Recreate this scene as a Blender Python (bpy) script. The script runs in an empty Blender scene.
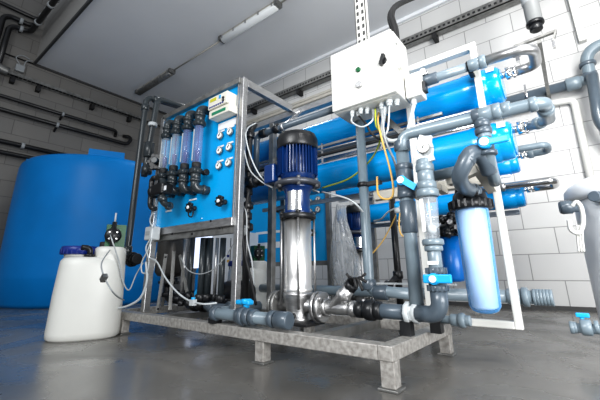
import bpy, bmesh, math, random
from math import sin, cos, pi, atan2, sqrt
from mathutils import Vector, Matrix
random.seed(4)
COL = bpy.context.scene.collection
V = Vector
# ------------------------------------------------------------------ camera calibration (measured from vanishing points)
F, PITCH, ROLL, YX, CX, CY, H = 342.67, .272, .008, -.904, 298.69, 176.79, .36
aX, aY = YX + pi, YX + pi/2
def at(px, py, ax, v):
    "point of the plane ax=v seen at photo position px,py: used to measure where things stand"
    r, u, d = (px-CX)/F, -(py-CY)/F, 1.
    r, u = r*cos(ROLL)+u*sin(ROLL), -r*sin(ROLL)+u*cos(ROLL)
    f = d*cos(PITCH)-u*sin(PITCH); z = d*sin(PITCH)+u*cos(PITCH)
    R = (r*sin(aX)+f*cos(aX), r*sin(aY)+f*cos(aY), z)
    i = 'xyz'.index(ax); o = (0, 0, H); t = (v-o[i])/R[i]
    return V(tuple(o[k]+t*R[k] for k in range(3)))
def P(px, py, Y): return at(px, py, 'y', Y)

# ------------------------------------------------------------------ materials
def mat(name, col, rough=.5, metal=0., noise=0., nscale=8., bump=0., spec=.5, col2=None, coat=0., rnoise=0., detail=4., stretch=None, emis=0.):
    m = bpy.data.materials.new(name); m.use_nodes = True
    nt = m.node_tree; b = nt.nodes['Principled BSDF']
    b.inputs['Base Color'].default_value = (*col, 1); b.inputs['Roughness'].default_value = rough
    b.inputs['Metallic'].default_value = metal; b.inputs['Specular IOR Level'].default_value = spec
    b.inputs['Coat Weight'].default_value = coat
    if emis:
        b.inputs['Emission Color'].default_value = (*col, 1); b.inputs['Emission Strength'].default_value = emis
    tc = nt.nodes.new('ShaderNodeTexCoord'); mp = nt.nodes.new('ShaderNodeMapping')
    nt.links.new(tc.outputs['Object'], mp.inputs['Vector'])
    if stretch: mp.inputs['Scale'].default_value = stretch
    n = nt.nodes.new('ShaderNodeTexNoise'); n.inputs['Scale'].default_value = nscale; n.inputs['Detail'].default_value = detail
    nt.links.new(mp.outputs['Vector'], n.inputs['Vector'])
    if noise or col2:
        r = nt.nodes.new('ShaderNodeValToRGB'); c2 = col2 or tuple(c*(1-noise) for c in col)
        r.color_ramp.elements[0].position = .35; r.color_ramp.elements[1].position = .65
        r.color_ramp.elements[0].color = (*c2, 1); r.color_ramp.elements[1].color = (*col, 1)
        nt.links.new(n.outputs['Fac'], r.inputs['Fac']); nt.links.new(r.outputs['Color'], b.inputs['Base Color'])
    if rnoise:
        mr = nt.nodes.new('ShaderNodeMapRange'); mr.inputs['From Min'].default_value = .3; mr.inputs['From Max'].default_value = .7
        mr.inputs['To Min'].default_value = max(0, rough-rnoise); mr.inputs['To Max'].default_value = min(1, rough+rnoise)
        nt.links.new(n.outputs['Fac'], mr.inputs['Value']); nt.links.new(mr.outputs['Result'], b.inputs['Roughness'])
    if bump:
        bp = nt.nodes.new('ShaderNodeBump'); bp.inputs['Strength'].default_value = bump; bp.inputs['Distance'].default_value = .01
        nt.links.new(n.outputs['Fac'], bp.inputs['Height']); nt.links.new(bp.outputs['Normal'], b.inputs['Normal'])
    return m
def clear(name, col, alpha=.25, rough=.08):
    m = bpy.data.materials.new(name); m.use_nodes = True; nt = m.node_tree
    b = nt.nodes['Principled BSDF']; b.inputs['Base Color'].default_value = (*col, 1); b.inputs['Roughness'].default_value = rough
    n = nt.nodes.new('ShaderNodeTexNoise'); n.inputs['Scale'].default_value = 14
    mr = nt.nodes.new('ShaderNodeMapRange'); mr.inputs['To Min'].default_value = alpha*.7; mr.inputs['To Max'].default_value = min(1, alpha*1.3)
    nt.links.new(n.outputs['Fac'], mr.inputs['Value']); nt.links.new(mr.outputs['Result'], b.inputs['Alpha'])
    return m
M = dict(
 panel=mat('cyan_blue_panel', (.0, .37, .78), .3, noise=.07, nscale=3, coat=.2),
 vessel=mat('vessel_blue_gloss', (.0, .29, .68), .2, noise=.08, nscale=4, coat=.35, bump=.06, spec=.4),
 tank=mat('tank_blue_plastic', (.0, .225, .62), .42, noise=.15, nscale=1.6, rnoise=.08, spec=.25),
 motor=mat('motor_dark_blue', (.002, .028, .13), .3, coat=.2, noise=.2),
 lid=mat('lid_navy', (.01, .03, .22), .35, noise=.1),
 cyan=mat('valve_cyan', (.01, .36, .72), .35, noise=.05),
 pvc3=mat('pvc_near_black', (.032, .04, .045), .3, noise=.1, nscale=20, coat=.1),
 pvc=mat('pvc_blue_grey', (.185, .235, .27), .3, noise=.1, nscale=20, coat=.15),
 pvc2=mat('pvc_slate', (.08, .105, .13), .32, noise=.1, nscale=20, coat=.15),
 black=mat('black_plastic', (.012, .013, .015), .35, noise=.2, nscale=20),
 rubber=mat('black_rubber', (.015, .015, .016), .6, noise=.2),
 blackpipe=mat('black_pipe', (.02, .02, .021), .3, noise=.2, nscale=6),
 steel=mat('brushed_steel', (.50, .50, .50), .38, .9, noise=.2, nscale=30, rnoise=.1, stretch=(1, 1, 6)),
 steeld=mat('aged_steel', (.30, .30, .29), .45, .7, noise=.35, nscale=18, rnoise=.12),
 galv=mat('mottled_galvanised_steel', (.47, .455, .43), .48, .35, col2=(.28, .265, .245), nscale=60, bump=.15, detail=8),
 chrome=mat('polished_steel', (.72, .72, .72), .2, 1., noise=.08, nscale=12, rnoise=.06),
 sleeve=mat('pump_sleeve_steel', (.82, .81, .79), .36, .9, noise=.08, nscale=20, rnoise=.05, stretch=(8, 8, .3)),
 white=mat('white_powder_coat', (.62, .62, .59), .4, noise=.03),
 cream=mat('cream_plastic', (.70, .68, .60), .45, noise=.04),
 poly=mat('white_polyethylene', (.72, .72, .68), .42, noise=.05, nscale=3),
 hdwhite=mat('white_gloss_tank', (.84, .86, .88), .3, noise=.04, nscale=2),
 green=mat('pump_green', (.0, .10, .03), .4, noise=.1),
 blackx=mat('soft_black', (.02,.02,.02), .5),
 label=mat('label_white', (.8, .82, .84), .5, noise=.02),
 dial=mat('dial_face', (.85, .85, .82), .35, noise=.02),
 yellow=mat('tube_yellow', (.72, .45, .12), .4, noise=.1),
 lime=mat('wire_green_yellow', (.35, .42, .03), .5, noise=.1),
 hose=mat('hose_white', (.48, .51, .52), .4, noise=.05),
 tubegrey=mat('tube_grey', (.35, .37, .38), .4, noise=.05),
 beige=mat('beige_bracket', (.45, .43, .38), .5, noise=.1),
 clear=clear('clear_acrylic', (.75, .82, .88), .22),
 violet=clear('smoky_acrylic', (.25, .30, .50), .42),
 film=clear('plastic_film', (.70, .73, .75), .34, .12),
 lampglass=mat('lamp_diffuser', (.72, .74, .74), .25, emis=.12, noise=.03),
 screen=mat('display_green_yellow', (.50, .48, .03), .3, emis=.1, noise=.05),
 sticker=mat('sticker_green', (.02, .22, .12), .4, noise=.05),
 glow_pane=mat('glowing_white_pane', (.75, .82, 1.), .2, emis=.9, noise=.03),  # brightness put into the pane as emission, no lamp behind it
)
# filter housing: translucent light blue plastic
def housing_mat():
    m = mat('filter_housing_blue', (.10, .42, .86), .12, coat=.5, noise=.05)
    nt = m.node_tree; b = nt.nodes['Principled BSDF']
    lw = nt.nodes.new('ShaderNodeLayerWeight'); lw.inputs['Blend'].default_value = .45
    mr = nt.nodes.new('ShaderNodeMapRange'); mr.inputs['From Min'].default_value = .15; mr.inputs['From Max'].default_value = .9; mr.inputs['To Min'].default_value = .22; mr.inputs['To Max'].default_value = .95
    nt.links.new(lw.outputs['Facing'], mr.inputs['Value']); nt.links.new(mr.outputs['Result'], b.inputs['Alpha'])
    return m
M['housing'] = housing_mat()
M['cartridge'] = mat('filter_cartridge', (.66, .80, .98), .5, noise=.05, emis=.12)  # faint glow added so the cartridge looks lit through the bowl
def block_mat(name, uaxis, c1, c2, mortar, uoff, zoff, dirt=.1):
    m = bpy.data.materials.new(name); m.use_nodes = True; nt = m.node_tree; b = nt.nodes['Principled BSDF']
    tc = nt.nodes.new('ShaderNodeTexCoord'); s = nt.nodes.new('ShaderNodeSeparateXYZ'); c = nt.nodes.new('ShaderNodeCombineXYZ')
    nt.links.new(tc.outputs['Object'], s.inputs[0])
    a1 = nt.nodes.new('ShaderNodeMath'); a1.operation = 'ADD'; a1.inputs[1].default_value = uoff
    a2 = nt.nodes.new('ShaderNodeMath'); a2.operation = 'ADD'; a2.inputs[1].default_value = zoff
    nt.links.new(s.outputs[uaxis], a1.inputs[0]); nt.links.new(s.outputs['Z'], a2.inputs[0])
    nt.links.new(a1.outputs[0], c.inputs['X']); nt.links.new(a2.outputs[0], c.inputs['Y'])
    br = nt.nodes.new('ShaderNodeTexBrick'); br.offset = .5
    br.inputs['Scale'].default_value = 1; br.inputs['Brick Width'].default_value = .5; br.inputs['Row Height'].default_value = .25
    br.inputs['Mortar Size'].default_value = .0045; br.inputs['Mortar Smooth'].default_value = .3; br.inputs['Bias'].default_value = 0
    br.inputs['Color1'].default_value = (*c1, 1); br.inputs['Color2'].default_value = (*c2, 1); br.inputs['Mortar'].default_value = (*mortar, 1)
    nt.links.new(c.outputs[0], br.inputs['Vector'])
    n = nt.nodes.new('ShaderNodeTexNoise'); n.inputs['Scale'].default_value = 1.3; n.inputs['Detail'].default_value = 6
    nt.links.new(tc.outputs['Object'], n.inputs['Vector'])
    mr = nt.nodes.new('ShaderNodeMapRange'); mr.inputs['From Min'].default_value = .3; mr.inputs['From Max'].default_value = .7
    mr.inputs['To Min'].default_value = 1-dirt; mr.inputs['To Max'].default_value = 1
    nt.links.new(n.outputs['Fac'], mr.inputs['Value'])
    mx = nt.nodes.new('ShaderNodeVectorMath'); mx.operation = 'SCALE'
    nt.links.new(br.outputs['Color'], mx.inputs[0]); nt.links.new(mr.outputs['Result'], mx.inputs['Scale'])
    nt.links.new(mx.outputs[0], b.inputs['Base Color'])
    bp = nt.nodes.new('ShaderNodeBump'); bp.inputs['Strength'].default_value = .5; bp.inputs['Distance'].default_value = .004; bp.invert = True
    nt.links.new(br.outputs['Fac'], bp.inputs['Height']); nt.links.new(bp.outputs['Normal'], b.inputs['Normal'])
    b.inputs['Roughness'].default_value = .6
    return m
M['wallb'] = block_mat('white_painted_blockwork', 'X', (.60, .60, .59), (.565, .565, .56), (.27, .27, .27), .373+4.0, -.015, .08)
M['walll'] = block_mat('grey_painted_blockwork', 'Y', (.23, .22, .205), (.20, .195, .185), (.12, .115, .11), .1, -.015, .15)
def floor_mat():
    m = bpy.data.materials.new('wet_concrete_floor'); m.use_nodes = True; nt = m.node_tree; b = nt.nodes['Principled BSDF']
    tc = nt.nodes.new('ShaderNodeTexCoord')
    def noise(sc, det, dist=0):
        n = nt.nodes.new('ShaderNodeTexNoise'); n.inputs['Scale'].default_value = sc; n.inputs['Detail'].default_value = det
        n.inputs['Distortion'].default_value = dist; nt.links.new(tc.outputs['Object'], n.inputs['Vector']); return n
    n1 = noise(.9, 8, 1.0); r = nt.nodes.new('ShaderNodeValToRGB')
    e = r.color_ramp.elements; e[0].position = .38; e[0].color = (.105, .10, .092, 1); e[1].position = .66; e[1].color = (.20, .192, .178, 1)
    nt.links.new(n1.outputs['Fac'], r.inputs['Fac']); nt.links.new(r.outputs['Color'], b.inputs['Base Color'])
    n2 = noise(1.7, 5, 1.5); mr = nt.nodes.new('ShaderNodeValToRGB')
    e = mr.color_ramp.elements; e[0].position = .36; e[0].color = (.14,)*3+(1,); e[1].position = .66; e[1].color = (.36,)*3+(1,)
    nt.links.new(n2.outputs['Fac'], mr.inputs['Fac']); nt.links.new(mr.outputs['Color'], b.inputs['Roughness'])
    n3 = noise(9, 3); bp = nt.nodes.new('ShaderNodeBump'); bp.inputs['Strength'].default_value = .12; bp.inputs['Distance'].default_value = .01
    nt.links.new(n3.outputs['Fac'], bp.inputs['Height']); nt.links.new(bp.outputs['Normal'], b.inputs['Normal'])
    return m
M['floor'] = floor_mat()
M['ceil'] = mat('ceiling_grey_paint', (.74, .75, .76), .6, noise=.06, nscale=.7)
M['beam'] = mat('slab_edge_paint', (.42, .41, .39), .6, noise=.08, nscale=1)
M['dark'] = mat('dark_trim_and_shade', (.06, .06, .06), .6, noise=.1)

# ------------------------------------------------------------------ mesh builder
class MB:
    def __init__(s): s.v = []; s.f = []; s.sm = []
    def add(s, vs, fs, smooth=False):
        o = len(s.v); s.v += [tuple(v) for v in vs]; s.f += [tuple(i+o for i in f) for f in fs]; s.sm += [smooth]*len(fs); return s
    def box(s, a, b, bev=0.):
        x0, y0, z0 = (min(a[i], b[i]) for i in range(3)); x1, y1, z1 = (max(a[i], b[i]) for i in range(3))
        if bev > 0 and min(x1-x0, y1-y0, z1-z0) > 2.2*bev:
            bm = bmesh.new(); bmesh.ops.create_cube(bm, size=1)
            for v in bm.verts: v.co = V(((x0+x1)/2+v.co.x*(x1-x0), (y0+y1)/2+v.co.y*(y1-y0), (z0+z1)/2+v.co.z*(z1-z0)))
            bmesh.ops.bevel(bm, geom=bm.edges[:], offset=bev, segments=2, affect='EDGES', profile=.5)
            bm.verts.index_update(); s.add([v.co[:] for v in bm.verts], [[v.index for v in f.verts] for f in bm.faces]); bm.free(); return s
        vs = [(x0,y0,z0),(x1,y0,z0),(x1,y1,z0),(x0,y1,z0),(x0,y0,z1),(x1,y0,z1),(x1,y1,z1),(x0,y1,z1)]
        return s.add(vs, [(0,3,2,1),(4,5,6,7),(0,1,5,4),(1,2,6,5),(2,3,7,6),(3,0,4,7)])
    def bar(s, p, q, w, h, up=(0,0,1)):
        "rectangular bar from p to q"
        p, q = V(p), V(q); d = (q-p).normalized(); u = V(up)
        if abs(d.dot(u)) > .98: u = V((0,1,0))
        a = d.cross(u).normalized(); c = a.cross(d)
        vs = [x+a*sx*w/2+c*sz*h/2 for x in (p, q) for sx, sz in ((-1,-1),(1,-1),(1,1),(-1,1))]
        return s.add(vs, [(0,3,2,1),(4,5,6,7),(0,1,5,4),(1,2,6,5),(2,3,7,6),(3,0,4,7)])
    def lathe(s, o, d, prof, seg=24, smooth=True, sx=1., sharp=False):
        "prof: (distance along d, radius)"
        o, d = V(o), V(d).normalized(); u = V((0,0,1)) if abs(d.z) < .9 else V((1,0,0))
        a = d.cross(u).normalized(); c = d.cross(a)
        vs, fs = [], []
        for (t, r) in prof:
            for k in range(seg):
                an = 2*pi*k/seg; vs.append(o+d*t+a*(r*cos(an)*sx)+c*(r*sin(an)))
        n = len(prof)
        for i in range(n-1):
            for k in range(seg):
                k2 = (k+1) % seg; fs.append((i*seg+k, i*seg+k2, (i+1)*seg+k2, (i+1)*seg+k))
        s.add(vs, fs, smooth)
        o0 = len(s.v)-len(vs)
        for i, fl in ((0, True), (n-1, False)):
            if prof[i][1] > 1e-5:
                idx = [o0+i*seg+k for k in range(seg)]
                s.f.append(tuple(reversed(idx)) if fl else tuple(idx)); s.sm.append(False)
        return s
    def cyl(s, p, q, r, r2=None, seg=20):
        p, q = V(p), V(q); return s.lathe(p, q-p, [(0, r), ((q-p).length, r if r2 is None else r2)], seg)
    def ring(s, p, d, r, w, seg=24, ch=.15):
        "collar centred on p, chamfered"
        d = V(d).normalized(); c = min(w, r)*ch
        return s.lathe(V(p)-d*w/2, d, [(0, r-c), (c, r), (w-c, r), (w, r-c)], seg)
    def sweep(s, pts, r, seg=10, caps=True):
        pts = [V(p) for p in pts]; n = len(pts); T = []
        for i in range(n):
            T.append(((pts[min(i+1, n-1)]-pts[max(i-1, 0)])).normalized())
        u = V((0,0,1)) if abs(T[0].z) < .9 else V((1,0,0)); a = T[0].cross(u).normalized()
        vs, fs = [], []
        for i in range(n):
            a = (a-T[i]*a.dot(T[i])); a = a.normalized() if a.length > 1e-6 else T[i].orthogonal().normalized(); c = T[i].cross(a)
            rr = r[i] if isinstance(r, list) else r
            for k in range(seg):
                an = 2*pi*k/seg; vs.append(pts[i]+a*rr*cos(an)+c*rr*sin(an))
        for i in range(n-1):
            for k in range(seg):
                k2 = (k+1) % seg; fs.append((i*seg+k, i*seg+k2, (i+1)*seg+k2, (i+1)*seg+k))
        s.add(vs, fs, True); o = len(s.v)-len(vs)
        if caps:
            s.f.append(tuple(o+k for k in reversed(range(seg)))); s.sm.append(False)
            s.f.append(tuple(o+(n-1)*seg+k for k in range(seg))); s.sm.append(False)
        return s
    def pipe(s, pts, r, bend=None, seg=16):
        "straight runs joined by round elbows"
        return s.sweep(fillet(pts, bend or r*2), r, seg)
    def hose(s, pts, r, seg=8, n=8): return s.sweep(spline(pts, n), r, seg)
    def prism(s, pts, d):
        pts = [V(p) for p in pts]; d = V(d); n = len(pts)
        return s.add(pts+[p+d for p in pts], [tuple(reversed(range(n))), tuple(range(n, 2*n))]+[(i, (i+1) % n, n+(i+1) % n, n+i) for i in range(n)])
    def clusters(s):
        n = len(s.v); par = list(range(n))
        def find(a):
            while par[a] != a: par[a] = par[par[a]]; a = par[a]
            return a
        for f in s.f:
            for k in f[1:]: par[find(k)] = find(f[0])
        comp = {}
        for i in range(n): comp.setdefault(find(i), []).append(i)
        cs = [[idx, [min(s.v[i][k] for i in idx)-.003 for k in range(3)], [max(s.v[i][k] for i in idx)+.003 for k in range(3)]] for idx in comp.values()]
        ch = True
        while ch and len(cs) > 1:
            ch = False
            for i in range(len(cs)):
                for j in range(i+1, len(cs)):
                    a, b = cs[i], cs[j]
                    if all(a[1][k] <= b[2][k] and b[1][k] <= a[2][k] for k in range(3)):
                        a[0] = a[0]+b[0]; a[1] = [min(a[1][k], b[1][k]) for k in range(3)]; a[2] = [max(a[2][k], b[2][k]) for k in range(3)]
                        cs.pop(j); ch = True; break
                if ch: break
        return [c[0] for c in cs]
    def build(s, name, m, parent=None):
        if parent and len(s.f) < 4000 and name not in NOSPLIT:
            cl = s.clusters()
            if 1 < len(cl) <= 14:
                for idx in cl:
                    mp = {o: i for i, o in enumerate(idx)}; q = MB(); q.v = [s.v[i] for i in idx]
                    for f, sm in zip(s.f, s.sm):
                        if f[0] in mp: q.f.append(tuple(mp[i] for i in f)); q.sm.append(sm)
                    q._build({'couplings': 'coupling', 'sockets': 'socket', 'bolts': 'bolt', 'ports': 'port', 'knobs': 'knob', 'button_row': 'button', 'retainer_marks': 'retainer_mark', 'flange_bolts': 'flange_bolt', 'head_screws': 'head_screw', 'valve_unions': 'valve_union', 'elbows': 'elbow', 'fittings': 'fitting', 'metal_caps': 'metal_cap', 'cables': 'cable'}.get(name, name), m, parent)
                return
        return s._build(name, m, parent)
    def _build(s, name, m, parent=None):
        me = bpy.data.meshes.new(name)
        o = ORG.get(parent.name, V((0,0,0))) if parent else s.org if hasattr(s, 'org') else V((0,0,0))
        me.from_pydata([tuple(V(v)-o) for v in s.v], [], s.f); me.update()
        bm = bmesh.new(); bm.from_mesh(me); bmesh.ops.recalc_face_normals(bm, faces=bm.faces[:]); bm.to_mesh(me); bm.free()
        me.polygons.foreach_set('use_smooth', s.sm)
        me.materials.append(M[m] if isinstance(m, str) else m)
        ob = bpy.data.objects.new(name, me); COL.objects.link(ob)
        if parent: ob.parent = parent; ORG[ob.name] = o
        else: ob.location = o; ORG[ob.name] = o
        return ob
ORG = {}; NOSPLIT = {'slots', 'ladder', 'film_sheet', 'folds', 'wrapping'}
def fillet(pts, b, n=8):
    pts = [V(p) for p in pts]; out = [pts[0]]
    for i in range(1, len(pts)-1):
        A, B, C = pts[i-1], pts[i], pts[i+1]; u, w = (A-B), (C-B); bb = min(b, u.length*.49, w.length*.49)
        u.normalize(); w.normalize(); p0, p2 = B+u*bb, B+w*bb
        ang = u.angle(w)
        if ang > 3.05: out.append(B); continue
        # circular arc tangent to both legs
        R = bb*math.tan(ang/2); bis = (u+w).normalized(); cen = B+bis*(R/sin(ang/2))
        e0, e1 = (p0-cen).normalized(), (p2-cen).normalized(); tot = e0.angle(e1)
        for k in range(n+1):
            t = k/n; out.append(cen+R*(e0*sin((1-t)*tot)+e1*sin(t*tot))/sin(tot))
    out.append(pts[-1]); return out
def spline(pts, n=8):
    pts = [V(p) for p in pts]; pts = [pts[0]*2-pts[1]]+pts+[pts[-1]*2-pts[-2]]; out = []
    for i in range(1, len(pts)-2):
        a, b, c, d = pts[i-1:i+3]
        for k in range(n):
            t = k/n; out.append(.5*((2*b)+(c-a)*t+(2*a-5*b+4*c-d)*t*t+(3*b-a-3*c+d)*t**3))
    out.append(pts[-2]); return out
def tag(o, label, cat, group=None, kind=None):
    o['label'] = label; o['category'] = cat
    if group: o['group'] = group
    if kind: o['kind'] = kind
    return o
def thing(name, label, cat, loc, group=None):
    o = bpy.data.objects.new(name, None); COL.objects.link(o); o.location = loc; o.empty_display_size = .05
    ORG[o.name] = V(loc); return tag(o, label, cat, group)
def struct(name, mb, m, parent=None):
    o = mb.build(name, m, parent)
    if not parent: o['kind'] = 'structure'
    return o
def dup(root, off, label):
    r = root.copy(); COL.objects.link(r); r.location = V(root.location)+V(off); r['label'] = label
    for ch in list(root.children):
        c = ch.copy(); COL.objects.link(c); c.parent = r
        for g in list(ch.children):
            d = g.copy(); COL.objects.link(d); d.parent = c
    return r
X1, Y1, Z1 = V((1,0,0)), V((0,1,0)), V((0,0,1))

# ================================================================== SETTING
WY, LX, CZ, EY = 4.18, -6.72, 3.84, 1.25
b = MB().box((LX-.3, -3.5, -.1), (3.2, WY+.3, 0)); struct('floor', b, 'floor')
b = MB().box((LX-.3, WY, 0), (3.2, WY+.25, 5.4)); struct('wall_back', b, 'wallb')
b = MB().box((LX-.25, -3.5, 0), (LX, WY, 5.4)); struct('wall_left', b, 'walll')
b = MB().box((LX, EY, CZ), (3.2, WY, CZ+.25)); struct('ceiling', b, 'ceil')
b = MB().box((LX, EY-.001, CZ+.02), (3.2, EY+.25, 5.4)); struct('trim_1', b, 'beam')            # deep painted edge of the slab
b = MB().box((LX, EY-.03, CZ-.03), (3.2, EY, CZ+.02)); struct('trim_2', b, 'dark')
b = MB().box((LX, EY, CZ-.035), (LX+.03, WY, CZ)); struct('trim_3', b, 'dark')
b = MB().box((LX, WY-.04, CZ-.05), (3.2, WY, CZ)); struct('trim_4', b, 'label')
b = MB().box((LX, WY-.02, 0), (3.2, WY, .04)); struct('foot_shade_back', b, 'dark')  # dark strip put in for the ledge shadow along the wall foot

# ================================================================== LIGHT FIXTURES AND CEILING CONDUIT
def fixture(x0, x1, label, dm='lampglass'):
    z = CZ; y = 2.81; t = thing('ceiling_light', label, 'light fixture', ((x0+x1)/2, y, z), 'ceiling light fixtures')
    MB().box((x0, y-.05, z-.05), (x1, y+.05, z-.005), .006).build('housing', 'beige', t)
    b = MB()
    b.lathe((x0+.02, y, z-.055), X1, [(0, .035), (.01, .055), (x1-x0-.05, .055), (x1-x0-.04, .035)], 16); b.build('diffuser', dm, t)
    for k in range(5):
        xx = x0+.06+(x1-x0-.12)*k/4
        for s in (-1, 1): MB().box((xx-.012, y+s*.055-.008, z-.07), (xx+.012, y+s*.055+.008, z-.02)).build('clip', 'steel', t)
    for s, xx in ((-1, x0), (1, x1)): MB().box((xx-.03, y-.06, z-.075), (xx+.03, y+.06, z-.003), .006).build('end_cap', 'steeld', t)
fixture(-3.68, -2.54, 'long white tube light fixture high on the ceiling above the blue panel')
fixture(-6.22, -5.05, 'grey dim tube light fixture on the ceiling near the left wall', 'steeld')
b = MB().cyl((-5.02, 2.83, CZ-.02), (-3.7, 2.83, CZ-.02), .011); tag(b.build('ceiling_conduit', 'beige'), 'thin conduit on the ceiling joining the two tube lights', 'conduit')
b = MB().cyl((-2.5, 2.83, CZ-.02), (-1.0, 2.83, CZ-.02), .011); tag(b.build('ceiling_conduit', 'beige'), 'thin conduit running right from the brighter tube light', 'conduit')

# ================================================================== LEFT WALL PIPES AND TRAY
def wallpipe(pts, r, label, clamps=(), m='blackpipe', name='wall_pipe', group=None):
    t = thing(name, label, 'pipe', pts[0], group)
    MB().pipe(pts, r, r*3).build('pipe_run', m, t)
    for c, d, tip in clamps:
        MB().ring(c, d, r*1.35, r*1.2).build('pipe_clip', 'tubegrey', t)
        if tip is not None: MB().bar(c, tip, .03, .03).build('wall_bracket', 'rubber', t)
    return t
g = 'dark pipes in the upper left corner'
x = LX+.12
for i, (z0, r, yy, zb, lab) in enumerate(((4.60, .035, EY-.10, None, 'upper straight dark pipe on the left wall turning along the slab edge'),
        (4.44, .04, EY-.14, 3.72, 'middle dark pipe bending down the left wall at far left'),
        (4.30, .04, EY-.18, 3.50, 'lowest dark pipe in the top left corner bending down beside the grey junction box'))):
    yl = {0: -.5, 1: .70, 2: .80}[i]
    pts = ([(x, yl, z0)] if zb is None else [(x, yl-.02, 3.3), (x, yl, z0)])+[(x, yy, z0), (1.5, yy, z0)]
    wallpipe(pts, r, lab, [((x, yl+(yy-yl)*.55, z0), Y1, (LX, yl+(yy-yl)*.55, z0)), ((-6.2, yy, z0), X1, None), ((-5.6, yy, z0), X1, None)], group=g)
wallpipe([(x, -1.2, 3.06), (x, 2.55, 3.04), (x, 2.66, 3.04), (LX+.01, 2.70, 2.97)], .030, 'upper of the two long dark pipes on the left wall over the blue tank',
         [((x, 1.75, 3.05), Y1, (LX, 1.75, 2.98))])
wallpipe([(x, -1.2, 2.83), (x, 2.92, 2.83), (x, 2.97, 3.0), (LX+.01, 2.85, 3.02)], .034, 'lower of the two long dark pipes, hooked up at its right end',
         [((x, 1.7, 2.83), Y1, (LX, 1.7, 2.74))])
wallpipe([(x, -1.2, 2.33), (x, 3.2, 2.33)], .038, 'dark pipe on the left wall just above the top of the blue tank', [((x, 1.3, 2.33), Y1, None)])
wallpipe([(x, -1.2, 2.16), (x, 3.2, 2.16)], .036, 'dark pipe on the left wall half hidden by the blue tank top')
t = thing('cable_tray', 'narrow ribbed cable tray running along the dark left wall', 'cable tray', (LX, .8, 3.5))
b = MB(); y0, y1 = .78, WY-.02; z = 3.47
for dx in (.02, .14): b.bar((LX+dx, y0, z), (LX+dx, y1, z), .012, .05)
for k in range(60):
    yy = y0+(y1-y0)*k/59; b.bar((LX+.02, yy, z), (LX+.14, yy, z), .014, .012)
b.build('ladder', 'steeld', t)
b = MB()
for s in (.045, .08, .11): b.cyl((LX+s, y0, z+.01), (LX+s, y1, z+.01), .016, seg=8)
b.build('cables', 'rubber', t)
for yy in (1.0, 1.35, 2.2, 2.9): MB().box((LX, yy-.03, z-.13), (LX+.1, yy+.03, z-.03)).build('wall_bracket', 'rubber', t)
b = MB().sweep(spline([(LX+.12, .35, 3.62), (LX+.14, .62, 3.60), (LX+.13, .78, 3.50), (LX+.13, .92, 3.47)]), .07, 12); tag(b.build('cable_duct', 'steeld'), 'fat curved duct elbow joining the tray at far left', 'duct')
t = thing('junction_box', 'small grey wall junction box above the ribbed tray, two cables looping out', 'junction box', (LX, 1.06, 3.62))
MB().box((LX, 1.0, 3.58), (LX+.07, 1.12, 3.70), .01).build('box_body', 'tubegrey', t)
MB().hose([(LX+.05, 1.05, 3.70), (LX+.06, .98, 3.80), (LX+.05, 1.05, 3.88), (LX+.05, 1.16, 3.86)], .008).build('cable', 'tubegrey', t)
MB().hose([(LX+.05, 1.10, 3.70), (LX+.06, 1.12, 3.80), (LX+.05, 1.2, 3.85)], .008).build('cable', 'tubegrey', t)
b = MB().cyl((LX+.02, -.5, 3.80), (LX+.02, 1.24, 3.82), .012); tag(b.build('wall_conduit', 'rubber'), 'thin dark conduit crossing the upper left wall to the slab corner', 'conduit')

# ================================================================== BACK WALL TRAY, DARK WALL PIPE, WHITE PIPE, DROP PIPE
t = thing('cable_tray', 'perforated grey cable tray high along the white back wall', 'cable tray', (-2, WY, 3.38))
MB().box((LX+.2, WY-.13, 3.33), (1.2, WY-.118, 3.43)).box((LX+.2, WY-.13, 3.33), (1.2, WY-.02, 3.34)).build('channel', 'steeld', t)
b = MB()
for k in range(100): b.box((-4.6+k*.058, WY-.1315, 3.365), (-4.6+k*.058+.03, WY-.129, 3.395))
b.build('slots', 'rubber', t)
b = MB()
for s in (.05, .085): b.cyl((LX+.2, WY-s, 3.37), (1.2, WY-s, 3.37), .022, seg=8)
b.build('cables', 'rubber', t)
for xx in (-4.3, -3.2, -2.1, -.95, .1): MB().box((xx-.025, WY-.13, 3.25), (xx+.025, WY, 3.33)).build('wall_bracket', 'rubber', t)
b = MB().box((LX+.1, WY-.07, 3.05), (-1.7, WY-.02, 3.13)); b.box((LX+.1, WY-.08, 3.1), (-1.7, WY-.02, 3.14)); tag(b.build('cable_duct', 'beige'), 'beige duct under the tray on the back wall behind the steel frame', 'duct')
wp = WY-.10
t = thing('wall_pipe', 'black pipe along the white back wall ending in an elbow at far right', 'pipe', (-.4, wp, 2.14))
MB().pipe([(-4.5, wp, 2.14), (.25, wp, 2.145)], .05).build('pipe_run', 'pvc2', t)
MB().ring((.27, wp, 2.145), X1, .066, .12).build('socket', 'pvc', t)
MB().ring((-.12, wp, 2.145), X1, .062, .025).bar((-.12, wp, 2.03), (-.12, wp, 2.28), .02, .02).build('pipe_clip', 'chrome', t)
MB().pipe([(.30, wp, 2.145), (.40, wp-.02, 2.15), (.41, wp-.10, 2.42), (.9, wp-.1, 2.42)], .052, .12).build('elbow', 'pvc', t)
MB().ring((.405, wp-.05, 2.28), Z1, .068, .04).ring((.40, wp-.02, 2.16), Z1, .064, .09).build('union_nut', 'pvc2', t)
MB().pipe([(.41, wp-.12, 2.13), (.37, wp-.12, 1.65), (.60, wp-.12, 1.2)], .046).build('down_pipe', 'pvc2', t)
p0, p1, p2 = P(548, 104, WY-.04), P(574, 100, WY-.04), P(600, 222, WY-.04)
b = MB().pipe([p0-V((.6,0,-.0)), p0, p1, p2], .033, .05); tag(b.build('white_pipe', 'white'), 'thin white pipe on the back wall bending down behind the white tank', 'pipe')
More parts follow.
